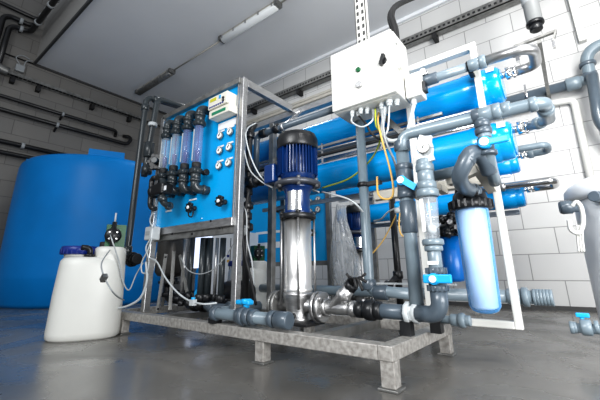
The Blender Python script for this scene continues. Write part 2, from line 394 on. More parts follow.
b = MB().box((.40, WY-.06, 2.6), (.46, WY, 3.8)); tag(b.build('wall_channel', 'white'), 'white channel strip on the back wall at upper right edge', 'channel')
t = thing('drop_pipe', 'wide pale grey vertical pipe hanging from the ceiling at upper right', 'pipe', (.07, 3.1, 3.84))
xx, yy = .062, 3.0
MB().cyl((xx+.004, yy, CZ), (xx, yy, 2.28), .056).build('pipe_run', mat('pale_grey_pvc', (.30, .31, .31), .4, noise=.06), t)
MB().ring((xx, yy, 2.50), Z1, .061, .10).build('sleeve', 'tubegrey', t)
MB().ring((xx, yy, 2.265), Z1, .062, .03).ring((xx, yy, 2.23), Z1, .045, .06).build('outlet', 'black', t)
t = thing('pipe_bracket', 'flat steel bracket with two clamps beside the grey drop pipe', 'bracket', (.05, 3.0, 2.2))
q0, q1 = P(477, 62, 3.0), P(556, 31, 3.0)
b = MB().bar(P(514, 47, 3.0), q1, .03, .02); b.bar(q1, P(553, 42, 3.0), .05, .012); b.bar(P(517, 47, 3.0), P(517, 57, 3.0), .05, .012); b.build('strap', 'steeld', t)
MB().box(P(551, 41, 3.02), P(556, 46, 2.98)).build('clamp', 'chrome', t); MB().box(P(515, 55, 3.02), P(520, 60, 2.98)).build('clamp', 'chrome', t)
MB().bar((xx, 3.0, 2.1), (xx, WY, 2.1), .03, .03).build('wall_arm', 'steeld', t)

# strut to the ceiling and curved conduit
t = thing('ceiling_strut', 'perforated white steel strut hanging from the ceiling to the control box', 'strut', (-.78, 1.62, 1.6))
xx, yy = -.775, 1.6
MB().box((xx-.035, yy, 1.5), (xx+.035, yy+.004, CZ)).box((xx-.035, yy, 1.5), (xx-.031, yy+.035, CZ)).box((xx+.031, yy, 1.5), (xx+.035, yy+.035, CZ)).build('channel', 'white', t)
b = MB()
for k in range(46):
    zz = 1.56+k*.05
    for s in (-.016, .016): b.box((xx+s-.007, yy-.0015, zz), (xx+s+.007, yy+.001, zz+.027))
b.build('slots', 'dark', t)
cpts = [P(396, 44, 1.72), P(394.5, 30, 1.75), P(391, 17, 1.8), P(395, 7, 2.0), P(408, 0, 2.3), P(430, -8, 2.9)]
b = MB()
for k in range(4):
    o = V((.012*cos(k*1.6), .012*sin(k*1.6), 0)); b.hose([p+o for p in cpts], .013)
tag(b.build('cable_bundle', 'rubber'), 'dark curved cable bundle rising from the control box to the ceiling', 'cable')

# ================================================================== BIG BLUE TANK
tx, ty, R = -5.34, 2.12, 1.04
t = thing('water_tank', 'huge blue round water tank standing against the dark left wall', 'water tank', (tx, ty, 0))
b = MB().lathe((tx, ty, -.0), Z1, [(0, R*.955), (.04, R*.975), (.3, R), (.33, R*1.004), (.36, R), (.95, R), (1.0, R*1.002), (1.6, R), (1.70, R*.997), (1.75, R*.985), (1.79, R*.95), (1.82, R*.86), (1.84, R*.6), (1.86, .32), (1.86, 0)], 72)
b.build('tank_body', 'tank', t)
b = MB().lathe((tx+.05, ty-.35, 1.83), Z1, [(0, .33), (.05, .33), (.06, .30), (.085, .28), (.095, 0)], 32); b.build('manhole_lid', 'black', t)
b = MB()
for a, w in ((-2.0, .14), (-.42, .20), (.9, .2), (2.4, .2)):
    c = V((tx+cos(a)*R*.86, ty+sin(a)*R*.86, 0)); d = V((-sin(a), cos(a), 0)); rr = V((cos(a), sin(a), 0))
    MB().prism([c-d*w-rr*.22+Z1*1.78, c+d*w-rr*.22+Z1*1.78, c+d*w+rr*.08+Z1*1.74, c-d*w+rr*.08+Z1*1.74], (0, 0, .13)).build('top_lug', 'tank', t)

# ================================================================== WHITE DOSING CONTAINER
def dosing(cx, cy, s, lab, lab2, rot=1.15, hose=True):
    t = thing('dosing_container', lab, 'container', (cx, cy, 0))
    def ov(z, rx, ry, n=40, ex=2.6, dx=0):
        out = []
        for k in range(n):
            a = 2*pi*k/n; c, q = cos(a), sin(a)
            x = rx*math.copysign(abs(c)**(2/ex), c)+dx; y = ry*math.copysign(abs(q)**(2/ex), q)
            out.append((cx+s*(x*cos(rot)-y*sin(rot)), cy+s*(x*sin(rot)+y*cos(rot)), z*s))
        return out
    rings = [ov(0, .180, .155), ov(.012, .194, .168), ov(.04, .197, .172), ov(.25, .193, .168), ov(.42, .184, .158), ov(.45, .181, .154), ov(.470, .166, .140), ov(.475, .12, .10)]
    n = 40; vs = [v for r in rings for v in r]; fs = [(i*n+k, i*n+(k+1) % n, (i+1)*n+(k+1) % n, (i+1)*n+k) for i in range(len(rings)-1) for k in range(n)]
    fs += [tuple(range(n))[::-1], tuple((len(rings)-1)*n+k for k in range(n))]
    b = MB().add(vs, fs, True); b.build('container_body', 'poly', t)
    rings = [ov(.40, .092, .130, dx=.090), ov(.50, .095, .142, dx=.085), ov(.525, .093, .140, dx=.085), ov(.538, .080, .126, dx=.085)]
    vs = [v for r in rings for v in r]; fs = [(i*n+k, i*n+(k+1) % n, (i+1)*n+(k+1) % n, (i+1)*n+k) for i in range(3) for k in range(n)]+[tuple(3*n+k for k in range(n))]
    MB().add(vs, fs, True).build('raised_shoulder', 'poly', t)
    lx, ly = cx+s*(-.085*cos(rot)), cy+s*(-.085*sin(rot))
    MB().lathe((lx, ly, .475*s), Z1, [(0, .085*s), (.018*s, .085*s)], 32).build('neck', 'poly', t)
    b = MB().lathe((lx, ly, .49*s), Z1, [(0, .106*s), (.043*s, .106*s), (.050*s, .098*s), (.050*s, 0)], 32)
    for k in range(24):
        a = 2*pi*k/24; b.box((lx+cos(a)*.106*s-.003, ly+sin(a)*.106*s-.003, .492*s), (lx+cos(a)*.106*s+.003, ly+sin(a)*.106*s+.003, .524*s))
    b.build('screw_lid', 'lid', t)
    cd_ = V((sin(rot), -cos(rot), 0)); ce_ = V((cos(rot), sin(rot), 0)); f = V((cx, cy, .478*s))+cd_*.105*s-ce_*.025*s
    MB().ring(f+Z1*.004, Z1, .03*s, .012*s).pipe([f, f+Z1*.05*s, f+Z1*.052*s-ce_*.05*s], .016*s, .025).build('vent_elbow', 'black', t)
    px, py, pz = cx+s*.10*cos(rot), cy+s*.10*sin(rot), .538*s
    MB().ring(V((px, py, pz+.015*s))-ce_*.055*s-cd_*.02*s, Z1, .03*s, .045*s).build('suction_cap', 'rubber', t)
    p = thing('dosing_pump', lab2, 'pump', (px, py, pz))
    d = V((sin(rot), -cos(rot), 0)); e = V((cos(rot), sin(rot), 0))
    b = MB().prism([V((px, py, pz))+e*(-.055*s)+d*.03*s, V((px, py, pz))+e*.06*s+d*.03*s, V((px, py, pz))+e*.065*s-d*.07*s, V((px, py, pz))-e*.06*s-d*.07*s], (0, 0, .15*s)); b.build('pump_housing', 'green', p)
    c = V((px, py, pz+.075*s))+d*.035*s-e*.012*s
    b = MB().lathe(c, d, [(0, .048*s), (.03*s, .05*s), (.04*s, .04*s), (.045*s, 0)], 24); b.cyl(c+d*.02*s-Z1*.085*s, c+d*.02*s+Z1*.09*s, .014*s); b.build('pump_head', 'black', p)
    b = MB()
    for k in range(4):
        a = pi/4+k*pi/2; b.cyl(c+d*.035*s+e*cos(a)*.03*s+Z1*sin(a)*.03*s, c+d*.046*s+e*cos(a)*.03*s+Z1*sin(a)*.03*s, .006*s, seg=8)
    b.build('head_screws', 'steel', p)
    if hose: MB().cyl(c+d*.02*s+Z1*.085*s, c+d*.02*s+Z1*.15*s, .006*s, seg=8).build('injection_tube', 'hose', p)
    return t, p, c, d
dc, dp, cpump, dd = dosing(-2.375, .94, .97, 'white plastic dosing container with navy screw lid on the wet floor', 'green dosing pump with black head on the white container')
q = cpump+dd*.03
pts = [q-Z1*.08, P(102, 262, .80), P(103, 274, .76), P(106, 281, .75), P(112, 291, .76), P(118, 297, .85), P(124, 300, 1.0)]
t = thing('signal_cable', 'thin cable with small square tag hanging down the white container', 'cable', pts[0])
MB().hose(pts, .0035).build('cable', 'tubegrey', t)
c = P(104.5, 278, .745); MB().bar(c-V((.012, .003, .012)), c+V((.012, -.003, .012)), .022, .022).build('cable_tag', 'steeld', t)
q0 = cpump+Z1*.06+V((.05, 0, -.02))
b = MB().hose([cpump+V((.03, -.03, .0)), P(112, 240, .93), P(119, 262, 1.0), P(123, 281, 1.05), P(129, 290, 1.1), P(136, 275, 1.15), P(143, 263, 1.15)], .004); tag(b.build('dosing_tube', 'hose'), 'thin white tube looping from the green dosing pump to the blue panel rack', 'tube')

# ================================================================== SKID FRAME
ZT, ZB = .132, .086
def skid():
    t = thing('skid_frame', 'mottled steel base frame on square feet carrying the front machine', 'skid frame', (-.505, 1.11, 0))
    xr, xl, yf, yb = -.505, -2.42, 1.11, 1.77
    MB().box((xl, yf, ZB), (xr-.052, yf+.06, ZT), .003).build('front_beam', 'galv', t)
    MB().box((xr-.052, yf, ZB), (xr, yb, ZT), .003).build('side_beam', 'galv', t)
    MB().box((xl, yb-.06, ZB), (xr-.052, yb, ZT), .003).build('rear_beam', 'galv', t)
    MB().box((xl-.05, yf, ZB), (xl, yb, ZT), .003).build('side_beam', 'galv', t)
    for x in (-.83, -1.38, -1.9): MB().box((x-.05, yf+.06, ZB+.004), (x, yb-.06, ZT-.004)).build('cross_beam', 'steeld', t)
    for (x, y) in ((-.53, yf+.03), (-1.06, yf+.03), (-1.62, yf+.03), (-2.3, yf+.03), (-.53, yb-.03), (-1.3, yb-.03), (-2.3, yb-.03)):
        if (x, y) == (-1.06, yf+.03): continue
        x = x if x != -1.62 else -1.095
        l = MB().box((x-.024, y-.024, .008), (x+.024, y+.024, ZB), .003).build('leg', 'galv', t)
        MB().box((x-.034, y-.032, 0), (x+.034, y+.032, .008), .002).build('foot_plate', 'steeld', l)
    return t
sk = skid()

# ================================================================== INSTRUMENT PANEL
PY = 1.19; xL, xR = -2.16, -1.35
t = thing('instrument_panel', 'bright cyan blue instrument panel in a grey steel frame on the front machine', 'instrument panel', (-1.75, PY, ZT))
MB().box((xL, PY+.005, .635), (-1.364, PY+.018, 1.425)).build('blue_sheet', 'panel', t)
pw = .036
MB().box((-1.363, PY-.005, ZT), (-1.330, PY+.030, 1.455), .003).build('post', 'steel', t)
MB().box((-1.374, PY-.010, .60), (-1.365, PY-.004, 1.425)).build('edge_strip', 'steel', t)
MB().box((xL-.02, PY-.02, ZT), (xL+.02, PY+.02, 1.44), .003).build('post', 'steel', t)
MB().box((xL, PY-.02, 1.42), (xR, PY+.02, 1.455), .003).build('top_rail', 'steeld', t)
MB().box((xL, PY-.02, .595), (-1.364, PY+.02, .64), .003).build('bottom_rail', 'steel', t)
MB().box((xL-.0, PY-.002, .56), (-1.364, PY+.03, .594)).build('lower_channel', 'steeld', t)
b = MB()
for px, py in ((192, 234), (220, 228), (211, 221), (172, 234)):
    p = P(px, py, PY-.02); b.ring(p, Y1, .006, .008, 8)
b.build('bolts', 'black', t)
def lab(px0, py0, px1, py1, Y=PY): 
    a, c = P(px0, py0, Y), P(px1, py1, Y); zm_ = (a.z+c.z)/2; return MB().box((a.x, Y, zm_-.005), (c.x, Y+.004, zm_+.005))
a, c = P(218, 131, PY), P(236.5, 117, PY); MB().box((a.x, PY, a.z), (c.x, PY+.004, P(218, 124.5, PY).z)).build('name_plate', 'label', t)
for (a, c) in (((218, 132), (224, 130.5)), ((227, 128), (234, 126)), ((217.5, 147.5), (223.5, 145.5)), ((227, 143.8), (233, 141.5)), ((217, 162), (223, 160)), ((226.5, 159.5), (232.5, 157.3)),
        ((189, 200.7), (196, 198.5)), ((165.5, 212), (171, 210)), ((209.5, 222), (212.5, 221))):
    lab(*a, *c).build('name_strip', 'label', t)
MB().box((xR-.30, PY-.0, .66), (xR-.295, PY+.004, .665)).build('name_strip', 'label', t)
# gauges
def gauge(c, d, r, lb, grp=None):
    t = thing('pressure_gauge', lb, 'gauge', c, grp); d = V(d).normalized(); c = V(c)
    MB().lathe(c, d, [(-.02, r*.35), (0, r*.4), (0, r*.9), (.003, r), (.010, r), (.012, r*.9)], 24).build('gauge_case', 'steeld', t)
    MB().lathe(c+d*.010, d, [(0, r*.80), (.003, r*.78)], 24).build('dial', 'dial', t)
    u = V((0,0,1)) if abs(d.z) < .9 else V((1,0,0)); a = d.cross(u).normalized()
    w = (a*-.6+Z1*.8).normalized() if abs(d.z) < .9 else a
    MB().bar(c+d*.014-w*r*.25, c+d*.014+w*r*.62, r*.12, .002, up=d).ring(c+d*.014, d, r*.16, .004, 8).build('needle', 'black', t)
    return t
gp = 'round gauges on the front blue panel'
rows = ('upper', 'middle', 'bottom'); i = 0
for (px, py) in ((221, 136), (231, 132), (220.5, 151), (230, 147.5), (219.7, 166), (229.3, 163)):
    gauge(P(px, py, PY)-Y1*.002, (0, -1, 0), .0235, 'small white gauge, %s of the left column on the front blue panel' % rows[i//2] if i % 2 == 0 else 'small white gauge, %s of the column nearest the post, front blue panel' % rows[i//2], gp); i += 1
def knob(c, lb):
    t = thing('valve_knob', lb, 'valve', c); c = V(c)
    MB().cyl(c+Y1*.03, c-Y1*.03, .014).build('stem', 'rubber', t)
    b = MB().ring(c-Y1*.035, Y1, .024, .020, 24)
    for k in range(8):
        a = k*pi/4; b.ring(c-Y1*.035+V((cos(a)*.024, 0, sin(a)*.024)), Y1, .008, .020, 10)
    b.build('hand_wheel', 'black', t)
    MB().ring(c-Y1*.047, Y1, .010, .006, 12).build('cap', 'label', t)
knob(P(189.5, 207.5, PY-.035)+V((0,.035,0)), 'black round lobed knob in the middle of the front blue panel under a white strip')
knob(P(219.8, 201, PY-.035)+V((0,.035,0)), 'black round lobed knob at the lower right of the front blue panel, near the post')
b = MB().hose([P(188, 211, 1.14), P(189, 216, 1.13), P(192, 216.5, 1.13), P(193.5, 211, 1.14)], .004); tag(b.build('wire_loop', 'black'), 'small black wire loop under the middle panel knob', 'wire')
# controller
a = P(209, 97, 1.12); c = P(228.5, 105, 1.12)
t = thing('controller', 'cream electronic controller with small yellow display at top of the blue panel', 'controller', (-1.46, 1.12, 1.21))
x0, x1 = -1.555, -1.385
MB().box((x0, 1.115, 1.282), (x1, PY+.004, 1.356), .004).build('upper_case', 'cream', t)
MB().box((x0, 1.125, 1.230), (x1+.012, PY+.004, 1.279), .004).build('terminal_case', 'cream', t)
MB().box((x0+.02, 1.1125, 1.325), (x0+.075, 1.116, 1.344)).build('display', 'screen', t)
b = MB()
for k in range(7): b.box((x0+.015+k*.019, 1.1125, 1.288), (x0+.027+k*.019, 1.116, 1.296))
b.build('button_row', 'lid', t)
MB().ring((x1-.03, 1.112, 1.318), Y1, .008, .008, 12).ring((x1-.03, 1.112, 1.302), Y1, .007, .008, 12).build('knobs', 'black', t)
MB().box((x1-.07, 1.1125, 1.325), (x1-.055, 1.116, 1.346)).build('keypad', 'cyan', t)
MB().box((x0+.03, 1.1225, 1.242), (x1-.02, 1.126, 1.260)).build('green_strip', 'sticker', t)
# ---------- flowmeter columns on the panel
def flowcol(T, B, lb, m='violet'):
    Y = 1.12; T = P(*T, Y); B = P(*B, Y); xb = (T.x+B.x)/2; T.x = B.x = xb; xt = xb; zt, zb = T.z, B.z
    t = thing('flow_meter', lb, 'flow meter', (xb, Y, zb), 'flow meters on the blue panel')
    MB().cyl(B+Z1*.02, T-Z1*.02, .026).build('clear_tube', m, t)
    MB().lathe(B+Z1*.05, Z1, [(0, .008), (.06, .014), (.075, .014), (.08, .004)], 12).cyl(B, T, .004, seg=6).build('float', 'lid', t)
    MB().box((xb-.016, Y-.027, zb+.06), (xb-.008, Y-.024, zt-.04)).build('scale', 'hose', t)
    MB().ring(B+Z1*.035, Z1, .0265, .035).build('tube_base', 'rubber', t)
    for c, s, nm in ((T, 1, 'upper_union'), (B, -1, 'lower_union')):
        b = MB().ring(c, Z1, .034, .032).ring(c+Z1*s*.032, Z1, .029, .035).ring(c+Z1*s*.055, Z1, .032, .016)
        for k in range(12):
            a = k*pi/6; b.box((c.x+cos(a)*.034-.003, c.y+sin(a)*.034-.003, c.z-.012), (c.x+cos(a)*.034+.003, c.y+sin(a)*.034+.003, c.z+.012))
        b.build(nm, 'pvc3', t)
    MB().pipe([T+Z1*.05, T+Z1*.10, V((xt+.012, PY+.01, zt+.10))], .026, .038).build('upper_elbow', 'pvc3', t)
    MB().pipe([B-Z1*.05, B-Z1*.105, V((xb+.022, PY+.01, zb-.105))], .026, .042).ring(B+V((.016,.050,-.104)), V((.3,1,0)), .029, .02).build('lower_elbow', 'pvc3', t)
    MB().ring(B+V((.042, .03, -.01)), X1, .014, .03).ring(B+V((.058, .03, -.01)), X1, .019, .012).build('side_knob', 'black', t)
flowcol((166, 137), (164, 176), 'clear tube flow meter on the blue panel, leftmost of the four', 'clear')
flowcol((175.5, 133), (174.3, 173.5), 'clear tube flow meter on the blue panel, second of the four from the left', 'clear')
flowcol((187, 128.5), (185.3, 172), 'smoky tube flow meter on the blue panel, third of the four from the left')
flowcol((199, 124), (196.6, 171), 'smoky tube flow meter on the blue panel, rightmost and nearest the cream controller')
# black valve cluster at left of the panel
Y = 1.06
t = thing('diaphragm_valve', 'black valve block with side pipes at the left edge of the blue panel', 'valve', P(160, 190, Y))
c = P(160, 190.5, Y); MB().box(c-V((.05, .035, .032)), c+V((.075, .045, .035)), .01).ring(c-V((.06, 0, 0)), X1, .04, .035).build('valve_body', 'black', t)
MB().pipe([P(157, 178, Y), P(152, 178, Y), P(150, 207, Y), P(155, 209, Y)], .016, .03).build('bypass_pipe', 'blackpipe', t)
MB().pipe([P(163, 180, Y), P(162, 202, Y), P(169, 206, Y+.05)], .019, .03).ring(P(162.5, 199, Y), Z1, .028, .03).ring(P(169, 206, Y+.05), X1, .024, .03).build('outlet_pipe', 'pvc3', t)
MB().box(P(164, 186, Y-.045), P(166, 190, Y-.042)).build('name_strip', 'label', t)
t = thing('hand_wheel_valve', 'black round flanged hand wheel valve behind the left flow meter', 'valve', P(157, 162, 1.15))
c = P(157, 162, 1.15); b = MB().ring(c, V((.6, -.8, 0)), .055, .03)
for k in range(6):
    a = k*pi/3; b.ring(c+V((.8*cos(a)*.05, .6*cos(a)*.05, sin(a)*.05)), V((.6, -.8, 0)), .014, .034, 8)
b.build('hand_wheel', 'black', t); MB().ring(c+V((.02, -.026, 0)), V((.6, -.8, 0)), .022, .03).build('hub', 'pvc3', t)
# tall pipes at the left
Yp = 1.2
t = thing('riser_pipe', 'tall thin grey riser pipe with top elbow, leftmost beside the panel', 'pipe', P(127, 256, Yp))
A_, B_ = V((-2.50, Yp, 1.735)), V((-2.50, Yp, .46))
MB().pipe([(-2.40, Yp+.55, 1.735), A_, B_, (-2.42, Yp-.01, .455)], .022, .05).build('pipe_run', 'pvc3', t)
MB().ring((-2.50, Yp, .52), Z1, .030, .06).ring((-2.50, Yp, 1.64), Z1, .030, .05).ring((-2.49, Yp+.07, 1.735), Y1, .030, .04).build('sockets', 'pvc3', t)
b = MB().ring((-2.40, Yp-.01, .455), X1, .050, .024)
for k in range(8):
    a = k*pi/4; b.cyl((-2.43, Yp-.01+cos(a)*.037, .455+sin(a)*.037), (-2.37, Yp-.01+cos(a)*.037, .455+sin(a)*.037), .007, seg=8)
b.ring((-2.35, Yp-.01, .455), X1, .038, .05); b.build('flange', 'black', t)
t = thing('riser_pipe', 'shorter grey riser pipe with coupling between the leftmost pipe and the panel', 'pipe', (-2.42, 1.22, 1.1))
x2 = -2.40
MB().pipe([(x2+.1, 1.85, 1.71), (x2, 1.24, 1.70), (x2-.01, 1.22, 1.24), (x2+.01, 1.20, 1.05)], .022, .05).build('pipe_run', 'pvc3', t)
b = MB().ring((x2, 1.22, 1.30), Z1, .037, .04).ring((x2, 1.22, 1.22), Z1, .037, .04).ring((x2, 1.22, 1.26), Z1, .038, .10).ring((x2, 1.22, 1.10), Z1, .038, .06); b.build('coupling', 'pvc3', t)
MB().ring((x2, 1.225, 1.47), Z1, .034, .03).build('clip', 'hose', t)
t = thing('terminal_box', 'small pale grey terminal box on the left post under the blue panel', 'junction box', P(153, 233, 1.12))
c = P(153, 233.5, 1.13); MB().box(c-V((.05, .03, .042)), c+V((.035, .03, .042)), .008).build('box_body', 'hose', t)
MB().box(c-V((.035, .033, .012)), c+V((.02, -.028, .012))).build('cover', 'tubegrey', t)

# ================================================================== TOP FRAME (steel) AND WHITE PIPE RACK
FY = 1.63
t = thing('overhead_frame', 'grey steel overhead frame joining the panel post to the white rack', 'frame', (xR, FY, 1.43))
MB().box((-1.362, PY+.031, 1.405), (-1.330, FY, 1.452), .003).build('top_beam', 'steel', t)
MB().box((-1.80, FY, 1.375), (-.905, FY+.045, 1.418), .003).build('cross_rail', 'steel', t)
MB().box((-1.545, FY, ZT), (-1.505, FY+.04, 1.375), .003).build('post', 'steeld', t)
MB().box((-1.54, FY+.04, 1.33), (-1.50, 1.76, 1.37)).build('short_arm', 'steeld', t)
t = thing('pipe_rack', 'white steel rectangular rack standing behind the light blue filter housing', 'rack', (-.38, FY, .13))
MB().box((-.233, FY, .142), (-.205, FY+.03, 1.42), .003).build('post', 'white', t)
MB().box((-.566, FY, .142), (-.534, FY+.03, 1.42), .003).build('post', 'white', t)
MB().box((-.86, FY, 1.388), (-.233, FY+.04, 1.42), .003).build('top_bar', 'white', t)
MB().box((-.534, FY, .142), (-.233, FY+.03, .170), .003).build('bottom_bar', 'white', t)
MB().box((-.78, FY-.01, .72), (-.245, FY+.03, .765), .003).build('middle_bar', 'beige', t)
MB().box((-.44, FY-.1, .70), (-.41, FY, .73)).build('stay', 'beige', t)
b = MB().bar((-.86, FY+.02, 1.40), (-.60, FY+.04, 1.05), .03, .03); b.build('brace', 'steeld', t)
MB().bar(P(478, 168, 1.42), (-.235, FY+.02, .70), .035, .04).build('filter_arm', 'beige', t)
MB().bar(P(478, 168, 1.42), (-.36, 1.45, .715), .035, .04).build('filter_arm', 'beige', t)

# ================================================================== MEMBRANE VESSELS
def vessel(zc, Yv, xe, lb, xl=-1.95, r=.094, grp='blue pressure vessels lying side by side'):
    t = thing('pressure_vessel', lb, 'pressure vessel', (xe, Yv, zc), grp)
    prof = [(0, r*.5), (.004, r*.86), (.012, r*.93), (.05, r*.97), (.06, r*.97), (.065, r*1.02), (.16, r*1.02), (.175, r*.98), (.40, r*.97), (1.2, r*.985)]
    L = xe-xl; prof = [(L-a, q) for a, q in prof][::-1]; prof = [(0, r*.5), (.004, r*.86), (.03, r*1.0)]+prof
    MB().lathe((xl, Yv, zc), X1, prof, 40).build('vessel_body', 'vessel', t)
    MB().ring((xe-.001, Yv, zc), X1, r*.8, .006, 32).build('end_plate', 'vessel', t)
    b = MB()
    for k in range(3): b.bar((xe-.052+.0, Yv-r*1.005*cos(.5+.16*k), zc+r*1.005*sin(.5+.16*k)), (xe-.018, Yv-r*1.005*cos(.5+.16*k), zc+r*1.005*sin(.5+.16*k)), .012, .002, up=(0,-cos(.6),sin(.6)))
    b.build('retainer_marks', 'label', t)
    c = V((xe, Yv-.0, zc+.045))
    b = MB().cyl(c-X1*.01, c+X1*.03, .016).ring(c+X1*.03, X1, .028, .02).ring(c+X1*.055, X1, .028, .014)
    for a in (0, 2.1, 4.2): b.cyl(c+V((.02, cos(a)*.026, sin(a)*.026)), c+V((.065, cos(a)*.026, sin(a)*.026)), .006, seg=8)
    b.build('clamp_coupling', 'chrome', t)
    return t, c+X1*.06
vA, cA = vessel(1.222, 1.76, -.135, 'topmost bright blue pressure vessel behind the control box')
vC, cC = vessel(.938, 1.76, -.13, 'blue pressure vessel below the topmost one, passing behind the gauge rack')
vD, cD = vessel(1.215, 3.2, -.235, 'blue pressure vessel of the rear machine, its end just below the nearer ones')
vE, cE = vessel(.935, 3.2, -.237, 'lowest blue pressure vessel, rear machine, ending right of the white rack')
t = thing('vessel_rack', 'thin steel rails and posts carrying the front blue pressure vessels', 'rack', (-.9, 1.87, .132))
for x in (-.62, -1.62):
    MB().box((x-.018, 1.86, 0), (x+.018, 1.90, 1.34)).build('post', 'steeld', t)
MB().cyl((-1.8, 1.66, 1.085), (-.18, 1.66, 1.085), .007).build('rail', 'steel', t)
MB().cyl((-1.8, 1.66, 1.055), (-.3, 1.66, 1.055), .010).build('rail', 'rubber', t)
MB().box((-1.8, 1.84, 1.08), (-.3, 1.86, 1.105)).build('rail', 'chrome', t)
MB().box((-1.8, 1.84, .80), (-.3, 1.86, .825)).build('rail', 'steel', t)
MB().box((-1.8, 1.66, 1.108), (-.4, 1.675, 1.122)).build('rail', 'steeld', t)
for x in (-.52, -1.12):
    MB().box((x-.004, 1.655, 1.0), (x+.004, 1.665, 1.13)).build('hanger', 'steel', t)
t = thing('vessel_rack', 'steel rails and posts carrying the rear machine pressure vessels', 'rack', (-.9, 3.3, 0))
for x in (-.72, -1.62): MB().box((x-.02, 3.30, 0), (x+.02, 3.34, 1.34)).build('post', 'steeld', t)
MB().box((-1.9, 3.10, 1.08), (-.3, 3.12, 1.10)).build('rail', 'steel', t)
MB().box((-1.9, 3.29, .80), (-.3, 3.31, .84)).build('rail', 'steel', t)

# end connections
t = thing('feed_pipe', 'grey then pale steel pipe across the white rack, curling back into the topmost vessel', 'pipe', P(470, 63, 1.57))
z1 = 1.264; xe = .0
MB().pipe([(-.57, 1.57, z1), (-.24, 1.57, z1)], .022).build('grey_run', 'pvc', t)
b = MB().ring((-.215, 1.57, z1), X1, .028, .05).ring((-.18, 1.57, z1), X1, .031, .03); b.build('union_nut', 'pvc', t)
MB().ring((-.42, 1.57, z1), X1, .028, .09).build('socket', 'pvc2', t)
MB().pipe([(-.165, 1.57, z1), (.008, 1.57, z1-.004), (.008, 1.76, cA.z), cA], .0225, .06).build('steel_bend', 'steel', t)
MB().ring((-.235, 1.57, z1), X1, .026, .02).box((-.245, 1.58, z1-.03), (-.225, FY, z1-.02)).build('pipe_clamp', 'black', t)
c = V((-.44, 1.57, z1+.04)); MB().cyl(c-Z1*.03, c+Z1*.012, .007).lathe(c+V((0, -.012, .012)), Y1, [(0, .016), (.02, .016)], 16).box(c-V((.03, .03, .02)), c+V((.03, -.02, -.01))).build('sample_tap', 'chrome', t)
z2 = .914; y2 = 1.33
t = thing('permeate_pipe', 'long blue-grey pipe crossing in front of the vessels to an elbow at the right', 'pipe', (-.46, y2, z2))
xq = .004
MB().pipe([(-.492, y2, .84), (-.492, y2, z2), (xq, y2, z2-.008), P(549, 119, 1.64)], .0225, .04).build('pipe_run', 'pvc', t)
b = MB().ring((-.165, y2, z2), X1, .027, .06).ring((-.135, y2, z2), X1, .030, .03).ring((-.105, y2, z2), X1, .026, .03).ring((xq, 1.42, z2-.004), Y1, .0265, .04).ring((xq-.03, y2, z2-.008), X1, .026, .025); b.build('union_nut', 'pvc', t)
q_ = P(549, 119.5, 1.66); MB().pipe([P(548.5, 115, 1.60), q_, cC], .022, .035).ring(q_.lerp(cC, .45), cC-q_, .027, .035).build('return_elbow', 'pvc', t)
t = thing('link_pipe', 'thin grey hairpin pipe at the end of a rear blue vessel', 'pipe', cD)
MB().pipe([(-.5, 3.08, cD.z+.03), (-.03, 3.08, cD.z+.02), (-.03, 3.2, cD.z-.0), cD], .026, .04).build('pipe_run', 'pvc', t); MB().ring(cD+X1*.03, X1, .034, .04).build('union_nut', 'pvc', t)
t = thing('link_pipe', 'shiny steel hairpin pipe at the lowest rear vessel', 'pipe', cE)
MB().pipe([(-.6, 3.06, cE.z+.015), (-.03, 3.06, cE.z+.015), (-.03, 3.2, cE.z), cE], .026, .04).build('pipe_run', 'chrome', t)
MB().ring((-.36, 3.06, cE.z+.015), X1, .035, .03).build('pipe_clip', 'steel', t)

# ================================================================== CONTROL BOX
t = thing('control_box', 'white square electrical control box with a black switch and two buttons', 'control box', (-.7, 1.4, 1.165))
x0, x1, z0, zz = -.875, -.52, 1.165, 1.512
MB().box((x0, 1.425, z0), (x1, 1.60, zz), .006).build('enclosure', 'white', t)
MB().box((x0, 1.40, z0+.003), (x1-.003, 1.423, zz-.003), .005).build('door', 'white', t)
c = P(358.5, 70, 1.40); MB().ring(c, Y1, .013, .02, 16).build('indicator_lamp', 'green', t)
c = P(359.5, 85, 1.40); MB().ring(c, Y1, .018, .03, 20).build('push_button', 'steel', t); MB().ring(c+Y1*.01, Y1, .022, .012, 20).build('button_ring', 'rubber', t)
c = P(383, 61, 1.40); b = MB().ring(c, Y1, .020, .012, 20); b.bar(c-V((.008, .014, .026)), c+V((.010, -.014, .026)), .014, .02, up=(0, 1, 0)); b.build('rotary_switch', 'black', t)
MB().box((x1-.002, 1.43, 1.30), (x1+.02, 1.46, 1.35)).box((x1-.002, 1.43, 1.44), (x1+.012, 1.455, 1.46)).build('hinge', 'white', t)
for i, (dx, yy, r) in enumerate(((.09, 1.45, .012), (.115, 1.47, .012), (.14, 1.45, .012), (.165, 1.47, .012), (.185, 1.50, .011), (.215, 1.50, .013), (.245, 1.47, .015), (.29, 1.46, .017), (.32, 1.48, .014))):
    MB().ring((x0+dx, yy, z0-.008), Z1, r, .022, 12).ring((x0+dx, yy, z0-.022), Z1, r*.8, .02, 8).build('cable_gland', 'hose', t)
t = thing('junction_box', 'small white junction box at the right side of the control box', 'junction box', (-.47, 1.5, 1.17))
MB().box((-.515, 1.50, 1.165), (-.440, 1.58, 1.29), .005).build('box_body', 'white', t)
MB().ring((-.49, 1.53, 1.15), Z1, .014, .03, 12).build('cable_gland', 'hose', t)
MB().box((-.4395, 1.52, 1.19), (-.425, 1.56, 1.24)).build('plug', 'black', t)
b = MB().hose([(-.49, 1.53, 1.14), P(408, 130, 1.5), P(404, 137, 1.45), P(395, 141, 1.42), P(386, 139, 1.42), P(382, 130, 1.45), (-.61, 1.47, 1.14)], .010)
tag(b.build('flexible_conduit', 'hose'), 'pale flexible conduit looping under the control box to its small side box', 'conduit')
